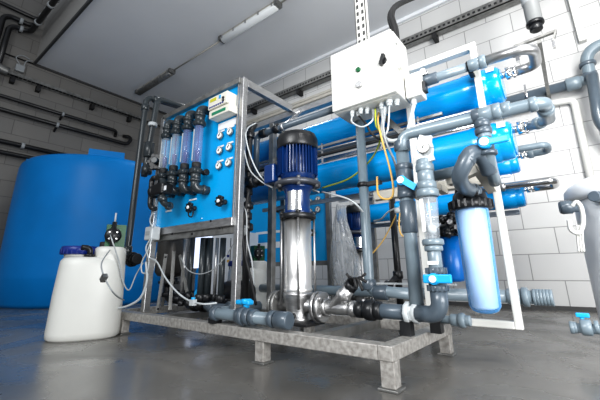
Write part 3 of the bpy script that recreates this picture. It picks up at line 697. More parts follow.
# cables from the box
cab = [('hose', [(-.785, 1.45, 1.14), P(352, 122, 1.42), P(362, 127, 1.40), P(372, 121, 1.42), (-.69, 1.5, 1.14)], .006, 'white cable looping between glands under the control box'),
 ('yellow', [(-.66, 1.5, 1.14), P(378, 122, 1.42), P(382, 140, 1.38), P(389, 165, 1.36), P(393, 185, 1.35), P(392, 197, 1.35), P(384, 199, 1.36), P(378, 193, 1.38), P(377, 177, 1.42)], .006, 'yellow tube hanging in a long loop from the control box'),
 ('lime', [(-.66, 1.46, 1.14), P(376, 125, 1.42), P(381, 136, 1.45), P(372, 158, 1.6), P(350, 178, 1.62), P(322, 188, 1.60)], .006, 'green and yellow earth wire running from the control box down to the left'),
 ('tubegrey', [(-.63, 1.47, 1.14), P(383, 125, 1.40), P(386, 142, 1.40), P(394, 160, 1.42), P(398, 176, 1.5)], .007, 'grey cable dropping from the control box beside the yellow tube'),
 ('hose', [(-.585, 1.46, 1.14), P(388, 128, 1.41), P(384, 138, 1.41), P(381, 150, 1.43)], .006, 'white cable dropping straight from the largest gland of the control box'),
 ('rubber', [(-.76, 1.47, 1.14), P(366, 124, 1.42), P(372, 134, 1.42), P(383, 140, 1.45), P(400, 140, 1.5)], .007, 'black cable sagging right below the control box'),
 ('hose', [P(322, 192, 1.48), P(335, 195, 1.46), P(348, 199, 1.45), P(357, 205, 1.45), P(363, 212, 1.48)], .006, 'white cable curving from the pump flange to the grey vertical pipe'),
 ('hose', [P(374, 221, 1.8), P(381, 219, 1.7), P(388, 212, 1.6), P(396, 208, 1.5)], .006, 'short white tube rising to the blue sampling fitting'),
 ('yellow', [P(396, 215, 1.9), P(390, 228, 1.92), P(382, 242, 1.92), P(372, 254, 1.92)], .005, 'faint yellow tube curving behind the grey vertical pipes'),
 ('yellow', [P(400, 212, 1.6), P(399, 225, 1.6), P(401, 234, 1.6), P(406, 238, 1.62)], .005, 'short yellow tube hanging beside the thick grey riser'),
 ('hose', [P(319, 192, 1.40), P(300, 186, 1.42), P(284, 186, 1.35), P(276, 188, 1.30), P(262, 178, 1.25), P(252, 160, 1.23), P(246, 138, 1.21), P(248, 128, 1.24), P(256, 123, 1.3)], .005, 'white cable running from the panel post around the pump motor'),
 ('tubegrey', [P(244, 150, 1.21), P(250, 170, 1.22), P(262, 182, 1.24), P(273, 188, 1.27)], .005, 'thin grey cable drooping from the panel post to the pump flange'),
]
for m, pts, r, lb in cab:
    pts = [V(p) for p in pts]; tag(MB().hose(pts, r*.75).build('cable' if m != 'yellow' else 'tube', m), lb, 'cable' if m != 'yellow' else 'tube')

# ================================================================== VERTICAL PUMP
def pump(cx, cy, film=False):
    t = thing('vertical_pump', 'tall vertical stainless pump with a dark blue finned motor, front machine', 'pump', (cx, cy, ZT))
    o = V((cx, cy, 0))
    MB().box((cx-.10, cy-.07, ZT), (cx+.10, cy+.07, ZT+.014), .003).build('base_plate', 'rubber', t)
    MB().lathe(o, Z1, [(ZT+.014, .07), (ZT+.03, .06), (.19, .055), (.235, .066), (.26, .072), (.27, .072)], 32).cyl(o+V((-.13, 0, .212)), o+V((.13, 0, .212)), .030).build('pump_foot', 'steel', t)
    MB().lathe(o, Z1, [(.262, .066), (.275, .066), (.285, .070), (.290, .066), (.34, .066), (.61, .066)], 40).build('sleeve', 'sleeve', t)
    for a in (.6, 2.2, 3.75, 5.4):
        MB().cyl(o+V((cos(a)*.080, sin(a)*.080, .20)), o+V((cos(a)*.080, sin(a)*.080, .64)), .0055, seg=8).build('tie_rod', 'steel', t)
    b = MB().ring(o+Z1*.625, Z1, .090, .025, 36)
    for a in (.6, 2.2, 3.75, 5.4): b.ring(o+V((cos(a)*.080, sin(a)*.080, .642)), Z1, .012, .016, 6)
    b.build('clamp_ring', 'black', t)
    MB().lathe(o, Z1, [(.637, .075), (.65, .066), (.67, .062), (.74, .062), (.765, .072), (.775, .085)], 36).build('motor_stool', 'motor', t)
    d = V((.35, -.93, 0)).normalized(); a = V((.93, .35, 0)); c0 = o+d*.0555
    vs = []
    n = 8
    for (z, w) in ((.648, .62), (.66, .55), (.70, .50), (.735, .55), (.748, .62)):
        for k in range(n+1):
            an = -w+2*w*k/n; vs.append(o+(d*cos(an)+a*sin(an))*.0655+Z1*z)
    MB().add(vs, [(i*(n+1)+k, i*(n+1)+k+1, (i+1)*(n+1)+k+1, (i+1)*(n+1)+k) for i in range(4) for k in range(n)], True).build('coupling_guard', 'chrome', t)
    b = MB().lathe(o, Z1, [(.775, .10), (.78, .118), (.797, .118), (.802, .105), (.81, .09)], 40); 
    b.build('motor_flange', mat('flange_grey', (.08, .085, .10), .35, .3, noise=.1), t)
    b = MB()
    for k in range(6):
        an = k*pi/3+.2; b.cyl(o+V((cos(an)*.105, sin(an)*.105, .768)), o+V((cos(an)*.105, sin(an)*.105, .812)), .009, seg=8)
    b.build('flange_bolts', 'steel', t)
    b = MB().lathe(o, Z1, [(.80, .082), (.83, .086), (.835, .09), (.985, .09)], 40)
    for k in range(40):
        an = 2*pi*k/40
        if k % 10 in (0,): continue
        p = o+V((cos(an)*.097, sin(an)*.097, 0)); b.bar(p+Z1*.835, p+Z1*.985, .0035, .016, up=(-cos(an), -sin(an), 0))
    b.build('motor_body', 'motor', t)
    MB().box((cx-.145, cy-.10, .80), (cx-.075, cy-.0, .90), .008).build('terminal_box', 'motor', t)
    MB().lathe(o, Z1, [(.975, .105), (.985, .108), (1.03, .108), (1.055, .098), (1.062, .07), (1.062, 0)], 40).build('fan_cover', 'black', t)
    MB().ring(o+Z1*1.064, Z1, .05, .01, 24).build('cap', 'rubber', t)
    for s, nm in ((1, 'outlet_flange'), (-1, 'inlet_flange')):
        b = MB().ring(o+V((s*.115, 0, .212)), X1, .066, .016, 32).ring(o+V((s*.138, 0, .212)), X1, .064, .018, 32).ring(o+V((s*.155, 0, .212)), X1, .036, .02)
        for k in range(4):
            an = pi/4+k*pi/2; b.cyl(o+V((s*.10, cos(an)*.050, .212+sin(an)*.050)), o+V((s*.155, cos(an)*.050, .212+sin(an)*.050)), .009, seg=6)
        b.build(nm, 'steel' if s > 0 else 'steeld', t)
    MB().cyl(o+V((.03, -.07, .175)), o+V((.03, -.085, .175)), .012).build('drain_plug', 'black', t)
    return t
pm = pump(-1.055, 1.33)
# suction pipe along the skid front
t = thing('suction_pipe', 'thick blue-grey suction pipe lying along the front edge of the skid', 'pipe', (-1.41, 1.13, ZT))
zs = .176; ys = 1.118
MB().pipe([(-1.40, 1.42, zs+.01), (-1.40, ys, zs), (-.945, ys, zs)], .025, .045).build('pipe_run', 'pvc', t)
b = MB().ring((-1.22, ys, zs), X1, .034, .022).ring((-1.195, ys, zs), X1, .040, .03).ring((-1.165, ys, zs), X1, .036, .035).ring((-1.13, ys, zs), X1, .033, .03); b.build('valve_unions', 'pvc2', t)
MB().ring((-1.02, ys, zs), X1, .034, .03).ring((-.965, ys, zs), X1, .034, .07).ring((-1.385, ys, zs), X1, .033, .035).build('couplings', 'pvc2', t)
MB().box((-1.415, ys-.02, ZT), (-1.375, ys+.03, zs-.02)).build('saddle', 'black', t)
c = V((-1.19, ys+.01, zs+.035)); MB().cyl(c, c+Z1*.02, .014).build('stem', 'cyan', t); MB().box(c+V((-.055, -.018, .012)), c+V((.03, .018, .032)), .006).ring(c+Z1*.026, Z1, .024, .022, 16).build('valve_handle', 'cyan', t)
# outlet: strainer and discharge line
ym, zm = 1.33, .212
t = thing('strainer', 'angled stainless steel strainer valve bolted right of the pump outlet', 'strainer', (-.86, ym, zm))
xs = -.90
b = MB().ring((xs-.005, ym, zm), X1, .036, .02).lathe((xs, ym, zm), X1, [(0, .030), (.03, .024), (.06, .028), (.10, .026), (.125, .026)], 20).ring((xs+.135, ym, zm), X1, .033, .03, 8); b.build('strainer_body', 'steel', t)
d = V((.72, -.05, .70)).normalized(); c = V((xs+.04, ym, zm))
MB().lathe(c, d, [(0, .026), (.06, .026), (.065, .032), (.085, .032), (.09, .028), (.12, .028)], 16).build('branch', 'steel', t)
MB().ring(c+d*.13, d, .030, .03, 8).build('branch_cap', 'black', t)
b = MB()
for k in range(10):
    a = k*.63; b.hose([c+d*.14, c+d*.16+V((cos(a)*.02, sin(a)*.02, .01)), c+d*.17+V((cos(a)*.045, sin(a)*.03, .035*sin(a*2)-.01))], .006, 6, 4)
b.build('wrapping', 'rubber', t)
t = thing('discharge_pipe', 'dark grey horizontal discharge pipe along the front of the skid to the right', 'pipe', (-.72, ym, zm))
MB().pipe([(xs+.15, ym, zm), (-.525, ym, zm)], .027).build('pipe_run', 'pvc2', t)
MB().ring((xs+.17, ym, zm), X1, .033, .035).ring((xs+.215, ym, zm), X1, .040, .045).ring((xs+.25, ym, zm), X1, .034, .03).build('union_nut', 'black', t)
MB().ring((-.60, ym, zm), X1, .0275, .11).build('socket', 'pvc2', t)
MB().ring((-.53, ym, zm), X1, .040, .02, 8).ring((-.50, ym, zm), X1, .038, .022, 8).ring((-.515, ym, zm), Z1, .03, .05).build('tee_clamp', 'hose', t)
MB().box((-.56, ym-.02, ZT), (-.52, ym+.02, zm-.03)).build('pipe_support', 'black', t)
# P410 riser with valve
t = thing('riser_pipe', 'thick blue-grey riser pipe with a cyan handled valve, right of the control box cables', 'pipe', (-.495, 1.34, .25))
xv = -.498; yv = 1.34
MB().cyl((xv, yv, zm+.02), (xv-.001, yv, .85), .026).build('pipe_run', 'pvc', t)
b = MB().ring((xv, yv, .87), Z1, .033, .045).ring((xv, yv, .775), Z1, .036, .03).ring((xv, yv, .66), Z1, .036, .03).ring((xv, yv, .715), Z1, .034, .11).ring((xv, yv, .57), Z1, .031, .13); b.build('valve_body', 'pvc2', t)
c = V((xv, yv-.032, .712)); MB().ring(c, Y1, .020, .03, 20).build('valve_hub', 'cyan', t); MB().bar(c+V((.0, -.012, .005)), c+V((.058, -.018, -.040)), .026, .014, up=(0, 1, 0)).build('valve_handle', 'cyan', t); MB().ring(c-Y1*.02, Y1, .014, .01, 16).build('cap', 'label', t)
MB().box((xv-.02, yv+.02, .67), (xv+.03, FY, .69)).build('bracket', 'beige', t)
# P362 riser
t = thing('riser_pipe', 'plain slim grey vertical pipe dropping from under the control box', 'pipe', (-.88, 1.72, .26))
xq, yq = -.815, 1.585
MB().pipe([(xq+.002, yq, 1.20), (xq, yq, .275), (xq+.2, yq, .262)], .025, .035).build('pipe_run', 'pvc', t)
MB().ring((xq, yq, .80), Z1, .032, .025).box((xq, yq-.015, .79), (xq+.10, yq+.015, .81)).build('pipe_clip', 'black', t)
MB().ring((xq, yq, .30), Z1, .034, .05).ring((xq+.06, yq, .265), X1, .034, .07).build('tee', 'pvc2', t)
t = thing('drain_pipe', 'long grey horizontal drain pipe behind the skid ending in a ribbed coupling', 'pipe', (-.8, 2.0, .24))
yd, zd = 1.95, .243
MB().cyl((-1.9, yd, zd+.005), (-.135, yd, zd), .030).build('pipe_run', 'pvc', t)
b = MB().ring((-.215, yd, zd), X1, .043, .028)
for k in range(6): b.ring((-.18+.0125*k, yd, zd), X1, .036, .0125, 24, .10)
b.ring((-.26, yd, zd), X1, .036, .06); b.build('ribbed_coupling', 'pvc', t)
MB().box((-1.0, yd-.05, .29), (-.5, yd-.03, .30)).build('hose_tube', 'hose', t)
for x in (-1.5, -.75): MB().box((x-.015, yd-.02, 0), (x+.015, yd+.02, zd-.02)).build('pipe_support', 'steeld', t)
# ---------- flow meter column right
t = thing('flow_meter', 'large clear flow meter column with cyan valve below, mounted right of centre', 'flow meter', (-.40, 1.32, .25))
fx, fy = -.402, 1.30
def col_at(z): return V((fx, fy, z))
MB().lathe(col_at(.475), Z1, [(0, .026), (.15, .034)], 24).build('clear_tube', 'clear', t)
MB().cyl(col_at(.47), col_at(.63), .004, seg=8).lathe(col_at(.49), Z1, [(0, .004), (.01, .018), (.03, .018), (.035, .006)], 12).build('float', 'hose', t)
MB().box((fx-.022, fy-.033, .50), (fx-.010, fy-.030, .62)).build('scale', 'label', t)
MB().ring(col_at(.645), Z1, .041, .03).ring(col_at(.675), Z1, .036, .03).ring(col_at(.71), Z1, .030, .05).ring(col_at(.745), Z1, .034, .03).ring(col_at(.755), Z1, .030, .05).build('upper_union', 'pvc', t)
MB().ring(col_at(.462), Z1, .038, .022).ring(col_at(.44), Z1, .032, .02).ring(col_at(.40), Z1, .024, .08).build('lower_union', 'pvc', t)
MB().box((fx-.018, fy-.0255, .383), (fx+.018, fy-.0235, .395)).build('name_strip', 'label', t)
b = MB().ring(col_at(.362), Z1, .034, .022).ring(col_at(.335), Z1, .030, .05).ring(col_at(.303), Z1, .034, .022)
for k in range(14):
    a = k*pi/7
    for z in (.362, .303): b.box((fx+cos(a)*.034-.003, fy+sin(a)*.034-.003, z-.010), (fx+cos(a)*.034+.003, fy+sin(a)*.034+.003, z+.010))
b.build('valve_body', 'pvc2', t)
c = V((fx, fy-.030, .334)); MB().ring(c, Y1, .020, .03, 20).box(c+V((-.035, -.018, -.014)), c+V((.062, -.006, .016)), .005).build('valve_handle', 'cyan', t); MB().ring(c-Y1*.02, Y1, .012, .01, 16).build('cap', 'label', t)
MB().pipe([(fx, fy, .30), (fx, fy, zm+.002), (-.49, fy+.02, zm)], .029, .045).build('bottom_elbow', 'pvc2', t)
c = P(430, 177, 1.42); MB().pipe([c, P(462, 170, 1.42), P(470, 168, 1.42)], .022).ring(c, X1, .028, .03).build('branch_pipe', 'pvc', t)
MB().bar(col_at(.745), c, .04, .04).build('branch_socket', 'pvc', t)
# gauge with star collar
gc = P(423.5, 148, 1.27)
t = gauge(gc, (.1, -1, 0), .024, 'round white pressure gauge on a notched clear bracket above the clear flow meter')
b = MB()
for dz in (-.045, .04):
    n = 10; pts = []
    for k in range(n):
        a = 2*pi*k/n; r = .040 if k % 2 else .028; pts.append(V((gc.x+cos(a)*r, gc.y+.010, gc.z+dz*.6+sin(a)*r)))
    b.prism(pts, (0, .012, 0))
b.build('star_bracket', 'hose', t); MB().cyl(gc+V((0, .02, -.02)), V((fx, fy, .76)), .013).build('stem', 'hose', t)

# ---------- filter housing
bx_, by_ = -.300, 1.50
t = thing('filter_housing', 'long light blue translucent filter housing hanging from a black cap at right', 'filter', (bx_, by_, .66))
R = .060
MB().lathe((bx_, by_, 0), Z1, [(.207, 0), (.209, .030), (.218, .046), (.235, .055), (.60, .062), (.61, .064)], 40).build('clear_bowl', 'housing', t)
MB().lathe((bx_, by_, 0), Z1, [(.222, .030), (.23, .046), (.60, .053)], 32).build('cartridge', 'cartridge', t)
b = MB().lathe((bx_, by_, 0), Z1, [(.595, .070), (.598, .078), (.632, .078), (.636, .066), (.66, .060), (.67, .045)], 40)
for k in range(20):
    a = k*pi/10; b.box((bx_+cos(a)*.079-.004, by_+sin(a)*.079-.004, .600), (bx_+cos(a)*.079+.004, by_+sin(a)*.079+.004, .630))
b.build('cap', 'black', t)
MB().ring((bx_+.02, by_-.02, .675), Z1, .022, .03).box((bx_-.01, by_-.075, .64), (bx_+.0, by_-.06, .68)).box((bx_+.03, by_-.07, .64), (bx_+.045, by_-.055, .68)).build('ports', 'rubber', t)
t = thing('swan_neck', 'fat grey double elbow pipe curling from the valve into the filter cap', 'pipe', P(485, 165, 1.36))
pts = [P(489, 172, 1.40), P(484, 160, 1.36), P(477, 153, 1.33), P(470, 154, 1.30), P(464, 165, 1.29), P(459.5, 177, 1.31), P(464, 187, 1.38), P(472, 191, 1.46)]
MB().sweep(spline(pts, 6), .028, 20).build('elbows', 'pvc2', t)
MB().ring(P(467, 159.5, 1.295), P(470, 154, 1.30)-P(464, 165, 1.29), .0305, .02).ring(P(473, 191.5, 1.47), V((.2, .9, -.3)), .032, .022).build('sockets', 'pvc2', t)
# tee down from the permeate pipe with cyan valve
t = thing('ball_valve', 'grey ball valve with a cyan and white handle above the filter neck', 'valve', P(484, 140, 1.33))
xt = P(481.5, 120, y2).x
MB().pipe([(xt, y2, z2), (xt+.002, y2, .77), P(492, 172, 1.42), P(495, 182, 1.5)], .022, .04).build('down_pipe', 'pvc', t)
MB().ring((xt, y2, z2), X1, .0265, .06).ring((xt, y2, z2-.035), Z1, .027, .03).ring((xt, y2, .85), Z1, .029, .024).ring((xt, y2, .80), Z1, .027, .05).ring((xt+.004, y2, .765), Z1, .030, .016).build('valve_body', 'pvc2', t)
c = P(485, 143, y2-.03); MB().ring(c, Y1, .022, .03, 20).box(c+V((-.02, -.016, -.014)), c+V((.075, -.002, .012)), .005).build('valve_handle', 'cyan', t); MB().ring(c-Y1*.018, Y1, .015, .010, 16).build('cap', 'label', t)
# outlet stub at lower right of the skid
t = thing('outlet_stub', 'short grey threaded pipe stub with coupling at the skid right end', 'pipe', (-.36, 1.5, .17))
a, c = P(436, 319, 1.45), P(471, 321, 1.45)
MB().cyl(a, c, .015).build('pipe_run', 'pvc', t)
b = MB().ring(a.lerp(c, .55), X1, .022, .03).ring(a.lerp(c, .75), X1, .026, .025)
for k in range(3): b.ring(a.lerp(c, .86+.05*k), X1, .019, .008)
b.build('coupling', 'pvc', t)
MB().box((a.x-.02, 1.43, ZT), (a.x+.02, 1.47, a.z)).build('pipe_support', 'black', t)
# sampling fitting blue/white
c = P(397.5, 208, 1.48); t = thing('sampling_fitting', 'tiny blue and white quick fitting on the thick riser', 'fitting', c)
MB().cyl(c, c+Z1*.02, .013, seg=12).build('collar', 'cyan', t); MB().cyl(c-Z1*.022, c, .014, seg=12).cyl(c, c+V((.045, .0, -.01)), .010, seg=12).build('fitting_body', 'hose', t)

# ================================================================== UPPER GREY CROSS PIPE & BLACK COLUMN NEXT TO POST
t = thing('cross_pipe', 'grey horizontal pipe running under the overhead frame to the control box', 'pipe', (-1.2, 1.5, 1.28))
yc = 1.45; zc = P(300, 121, yc).z; xe_ = P(257, 134, yc).x
MB().pipe([(xe_, yc, .9), (xe_, yc, zc), (-.80, yc, zc)], .019, .04).build('pipe_run', 'pvc2', t)
MB().ring((xe_+.06, yc, zc), X1, .028, .05).build('coupling', 'black', t); MB().ring((xe_+.17, yc, zc), X1, .027, .045).build('coupling', 'black', t)
MB().ring((xe_+.22, yc, zc), X1, .023, .02).bar((xe_+.22, yc, zc), (xe_+.22, FY, 1.385), .02, .02).build('pipe_clip', 'steel', t)
t = thing('valve_column', 'black pipe column with elbows and valves just right of the panel post', 'pipe', (-1.33, 1.3, .6))
yb = 1.30; xb = P(248, 185, yb).x
MB().pipe([(xb+.01, 1.33, 1.22), (xb, yb, 1.16), (xb, yb, .50), (xb+.01, yb, .20), ], .019, .03).build('pipe_run', 'blackpipe', t)
for z, r in ((1.14, .03), (.93, .034), (.86, .030), (.80, .028), (.72, .034), (.66, .028), (.60, .036)): MB().ring((xb, yb, z), Z1, r, .04).build('coupling', 'black', t)
MB().pipe([(xb, yb, .85), (xb+.05, yb-.01, .85), (xb+.07, yb+.05, .86)], .028, .03).ring((xb+.045, yb-.005, .85), X1, .036, .04).build('side_elbow', 'black', t)
MB().ring((xb-.01, yb-.035, .745), Y1, .022, .03).ring((xb+.005, yb-.035, .58), Y1, .030, .03).build('valve_cap', 'tubegrey', t)
b = MB().hose([P(249, 190, 1.25), P(243, 225, 1.24), P(244, 250, 1.25), P(250, 275, 1.26), P(256, 305, 1.3)], .007); tag(b.build('cable', 'rubber'), 'dark cable hanging down just right of the front panel post', 'cable')
b = MB().hose([P(238, 200, 1.24), P(246, 212, 1.24), P(247, 240, 1.25), P(252, 262, 1.26), P(254, 285, 1.28)], .004); tag(b.build('cable', 'tubegrey'), 'thin grey cable beside the dark cable right of the front post', 'cable')

# ================================================================== UNDER THE PANEL (lower left machinery)
t = thing('softener_vessel', 'dark cylindrical pressure vessel on strut legs under the blue panel', 'vessel', (-2.05, 1.45, ZT))
vx, vy = P(171, 258, 1.40).x, 1.40
MB().lathe((vx, vy, 0), Z1, [(.33, .03), (.345, .08), (.37, .10), (.60, .10), (.64, .09), (.66, .05), (.67, 0)], 32).build('vessel_body', mat('dark_shell', (.085, .08, .075), .4, .3, noise=.3, nscale=9), t)
MB().lathe((vx, vy, 0), Z1, [(.28, .03), (.30, .06), (.33, .06)], 20).ring((vx, vy, .30), Z1, .07, .02).build('bottom_flange', 'black', t)
for a in (-.4, -1.9, 1.2, 2.8): MB().bar((vx+cos(a)*.14, vy+sin(a)*.14, ZT), (vx+cos(a)*.095, vy+sin(a)*.095, .52), .022, .006, up=(cos(a), sin(a), 0)).build('leg', 'steeld', t)
MB().pipe([(vx, vy, .29), (vx, vy, .20), (vx+.2, vy, .19)], .03).ring((vx, vy, .22), Z1, .05, .03).build('bottom_pipe', 'black', t)
t = thing('brace_strut', 'diagonal perforated steel strut in front of the dark vessel', 'strut', P(158, 312, 1.19))
MB().bar(P(157.5, 311, 1.19), P(166, 254, 1.19), .026, .008, up=(0, 1, 0)).build('strip', 'steel', t); MB().ring(P(158, 309, 1.18), Y1, .006, .01, 8).ring(P(165.5, 257, 1.18), Y1, .006, .01, 8).build('bolts', 'black', t)
t = thing('brace_strut', 'second steel strut leaning under the middle of the blue panel', 'strut', P(183, 290, 1.25))
MB().bar(P(180, 255, 1.25), P(187, 292, 1.25), .02, .008, up=(0, 1, 0)).build('strip', 'steeld', t)
g = 'vertical pipes under the front blue panel'
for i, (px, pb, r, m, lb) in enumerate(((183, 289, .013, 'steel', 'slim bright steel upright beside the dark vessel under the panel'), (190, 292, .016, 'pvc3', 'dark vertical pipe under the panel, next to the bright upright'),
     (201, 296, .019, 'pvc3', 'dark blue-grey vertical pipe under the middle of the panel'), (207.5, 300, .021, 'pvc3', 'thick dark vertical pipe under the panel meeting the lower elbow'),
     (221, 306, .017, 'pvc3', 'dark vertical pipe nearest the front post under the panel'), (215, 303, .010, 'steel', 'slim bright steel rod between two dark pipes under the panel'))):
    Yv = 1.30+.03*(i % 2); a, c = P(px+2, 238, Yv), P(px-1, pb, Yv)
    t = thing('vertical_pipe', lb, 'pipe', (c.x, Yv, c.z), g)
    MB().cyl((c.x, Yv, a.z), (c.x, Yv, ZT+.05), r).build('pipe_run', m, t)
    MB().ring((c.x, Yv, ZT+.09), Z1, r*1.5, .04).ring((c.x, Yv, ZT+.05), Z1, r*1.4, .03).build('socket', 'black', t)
t = thing('lower_manifold', 'dark grey pipe manifold lying on the skid under the blue panel', 'manifold', (-1.7, 1.38, ZT))
MB().cyl((-1.95, 1.36, ZT+.045), (-1.42, 1.36, ZT+.045), .030).build('pipe_run', 'pvc2', t)
b = MB()
for x in (-1.88, -1.80, -1.66, -1.60, -1.48): b.ring((x, 1.36, ZT+.045), X1, .042, .04)
b.build('couplings', 'black', t)
MB().pipe([(-1.75, 1.34, ZT+.045), (-1.66, 1.29, ZT+.045), (-1.50, 1.28, ZT+.045)], .024, .05).ring((-1.62, 1.285, ZT+.045), V((1,-.2,0)), .032, .05).build('branch', 'pvc2', t)
c = V((-1.80, 1.32, ZT+.11)); MB().ring(c, V((.3, -1, .2)), .028, .03).cyl(c-Z1*.05, c, .012).build('valve_handle', 'cyan', t)
c = P(237+18, 300, 1.25)
t = thing('motor_block', 'dark blocky pump motor low under the blue panel beside the dark vessel', 'motor', (-1.85, 1.5, ZT))
MB().lathe((-1.80, 1.52, .24), X1, [(0, .05), (.01, .07), (.05, .075), (.20, .075), (.21, .06)], 24).build('motor_body', 'black', t)
MB().box((-1.82, 1.46, ZT), (-1.58, 1.58, .18)).build('foot', 'black', t)
# hoses at lower left
hs = [('hose', [P(152, 238, 1.10), P(148, 250, 1.09), P(142, 262, 1.09), P(142, 272, 1.09), P(147, 272, 1.09), P(149, 260, 1.09), P(146, 248, 1.09), P(151, 238, 1.10)], .006, 'coiled pale hose loop hanging beside the left post'),
 ('hose', [P(150, 258, 1.09), P(157, 262, 1.08), P(165, 277, 1.07), P(176, 291, 1.07), P(188, 300, 1.08), P(203, 304, 1.09), P(217, 303, 1.13)], .006, 'pale hose sweeping down under the blue panel to the lower manifold'),
 ('hose', [P(146, 262, 1.09), P(147, 280, 1.09), P(141, 297, 1.08), P(130, 305, 1.06), P(118, 308, 1.05), P(108, 306, 1.04)], .009, 'thicker pale hose curving along the floor behind the white container'),
 ('tubegrey', [P(181, 258, 1.24), P(188, 270, 1.22), P(200, 274, 1.22), P(214, 269, 1.22), P(226, 256, 1.22), P(233, 244, 1.22)], .004, 'thin grey hose sagging under the panel between the pipes'),
 ('hose', [P(153, 228, 1.10), P(150, 220, 1.08), P(155, 208, 1.07), P(158, 200, 1.05)], .005, 'short pale cable from the terminal box up to the black valve block')]
for m, pts, r, lb in hs: tag(MB().hose(pts, r*.75).build('hose', m), lb, 'hose')
t = thing('hose_tee', 'tiny white tee joint with cyan band on the pale hose', 'fitting', P(193, 302, 1.07))
c = P(193, 302, 1.08); MB().box(c-V((.014, .012, .016)), c+V((.014, .012, .012))).build('tee_body', 'hose', t); MB().ring(c+Z1*.016, Z1, .010, .012, 10).build('band', 'cyan', t)

# ================================================================== REAR MACHINE
s2 = V((-.42, 1.45, 0))
t = thing('instrument_panel', 'smaller looking blue instrument panel of the rear machine, behind the steel pump', 'instrument panel', (-2.2, 2.64, 0))
RY = 2.62; rx0, rx1 = -2.75, -1.735
MB().box((rx0, RY, .46), (rx1, RY+.012, 1.12)).build('blue_sheet', 'panel', t)
for x in (rx0-.02, rx1+.02): MB().box((x-.02, RY-.02, 0), (x+.02, RY+.02, 1.14)).build('post', 'steeld', t)
MB().box((rx0, RY-.02, .42), (rx1, RY+.02, .46)).build('bottom_rail', 'steeld', t)
MB().box((rx0, RY-.004, .60), (rx1-.45, RY, .66)).build('white_band', 'label', t)
MB().box((rx0+.1, RY-.004, .75), (rx1-.5, RY, .775)).build('white_band', 'label', t)
for (px, py, nm) in ((310.5, 202, 'upper left'), (318.5, 199.5, 'upper right'), (310.5, 211.5, 'lower left'), (318.5, 209.5, 'lower right')):
    gauge(P(px, py, RY)-Y1*.005, (0, -1, 0), .030, 'small gauge, %s of the four on the rear blue panel' % nm, 'gauges on the rear blue panel')
c = P(314.5, 233, RY); knob(c, 'black knob on the rear blue panel just right of the steel pump')
knob(P(280, 210, RY), 'black knob on the rear blue panel left of the pump sleeve')
sk2 = dup(sk, s2, 'steel base frame of the rear machine, seen through the front machine')
# rear pump in film
p2 = dup(pm, (0, 0, 0), 'rear vertical pump with dark blue motor, half wrapped in plastic film')
p2.location = (-1.60, 2.95, .06)
t = thing('plastic_wrap', 'crinkled clear plastic film hanging around the rear pump', 'plastic film', P(345, 285, 2.6))
n = 26; vs = []; fs = []; ylev = 2.62
prof = [(205, 341, 4.0), (212, 341, 4.5), (222, 341, 6), (235, 343, 8.5), (250, 344.5, 11), (265, 346, 12.5), (278, 347, 12), (286, 348, 9), (290, 349, 6)]
for j, (py, px, hw) in enumerate(prof):
    for k in range(n):
        a = 2*pi*k/n; w = 1+.12*sin(5*a+j*.9)+.06*random.uniform(-1, 1)
        c = P(px+hw*cos(a)*w, py, ylev); vs.append((c.x, ylev+hw*.008*sin(a)*w, c.z))
for j in range(len(prof)-1):
    for k in range(n): fs.append((j*n+k, j*n+(k+1) % n, (j+1)*n+(k+1) % n, (j+1)*n+k))
MB().add(vs, fs, True).build('film_sheet', 'film', t)
b = MB()
for k in range(12):
    a = k*.52; pts = []
    for j, (py, px, hw) in enumerate(prof):
        c = P(px+hw*cos(a+.12*j)*.95, py, ylev-.01); pts.append((c.x, ylev-.01-hw*.008*abs(sin(a)), c.z))
    b.hose(pts, .0018, 5, 3)
b.build('folds', 'tubegrey', t)
# black motor near rear & rear filter housing
t = thing('filter_housing', 'dark blue cylindrical filter housing hanging behind the clear flow meter', 'filter', P(455, 258, 1.9))
a, c = P(450.5, 237, 1.9), P(455.5, 282, 1.9); cx0 = (a.x+c.x)/2
MB().lathe((cx0, 1.9, c.z), Z1, [(0, .02), (.005, .04), (.02, .050), (a.z-c.z, .054)], 28).build('bowl', mat('bowl_blue', (.0, .12, .42), .3, noise=.05), t)
MB().lathe((cx0, 1.9, a.z), Z1, [(0, .064), (.045, .064), (.055, .05), (.075, .03)], 28).build('cap', 'black', t)
t = thing('fitting_cluster', 'jumble of black fittings and small valves above the dark blue filter', 'fittings', P(452, 225, 1.8))
b = MB()
for (px, py, dx, dz, r) in ((448, 218, 1, .2, .02), (453, 210, .4, 1, .018), (457, 222, 1, -.5, .022), (449, 228, .2, 1, .02), (459, 213, 1, .6, .016), (463, 226, .6, .8, .017), (455, 230, 1, 0, .02)):
    c = P(px, py, 1.82); d = V((dx, .2, dz)).normalized(); b.cyl(c-d*.05, c+d*.05, r*.7, seg=12).ring(c-d*.03, d, r*1.2, .02, 10).ring(c+d*.035, d, r*1.1, .022, 10)
b.build('fittings', 'black', t)
b = MB()
for (px, py) in ((454, 207), (450, 222), (461, 219), (457, 227)): b.ring(P(px, py, 1.78), Y1, .013, .02, 10)
b.build('metal_caps', 'steel', t)
MB().cyl(P(456, 205, 1.84), P(458, 190, 1.84), .014).build('feed', 'black', t)
t = thing('wall_pipe', 'slim dark vertical pipe standing behind the yellow tubes', 'pipe', P(392, 285, 2.2))
a, c = P(391, 190, 2.2), P(396, 282, 2.2); MB().cyl((a.x, 2.2, a.z), (a.x, 2.2, .0), .022).build('pipe_run', 'blackpipe', t)
MB().cyl((a.x-.10, 2.15, .22), (a.x-.0, 2.18, .33), .02).ring((a.x, 2.2, .34), Z1, .032, .05).ring((a.x-.06, 2.16, .27), V((.7, 0, .7)), .032, .05).build('valve', 'black', t)
# second dosing set behind
dosing(P(247, 300, 2.02).x, 2.02, .84, 'small white dosing container behind the front post, under the rear panel', 'small green dosing pump half hidden behind the black pipes', hose=False)
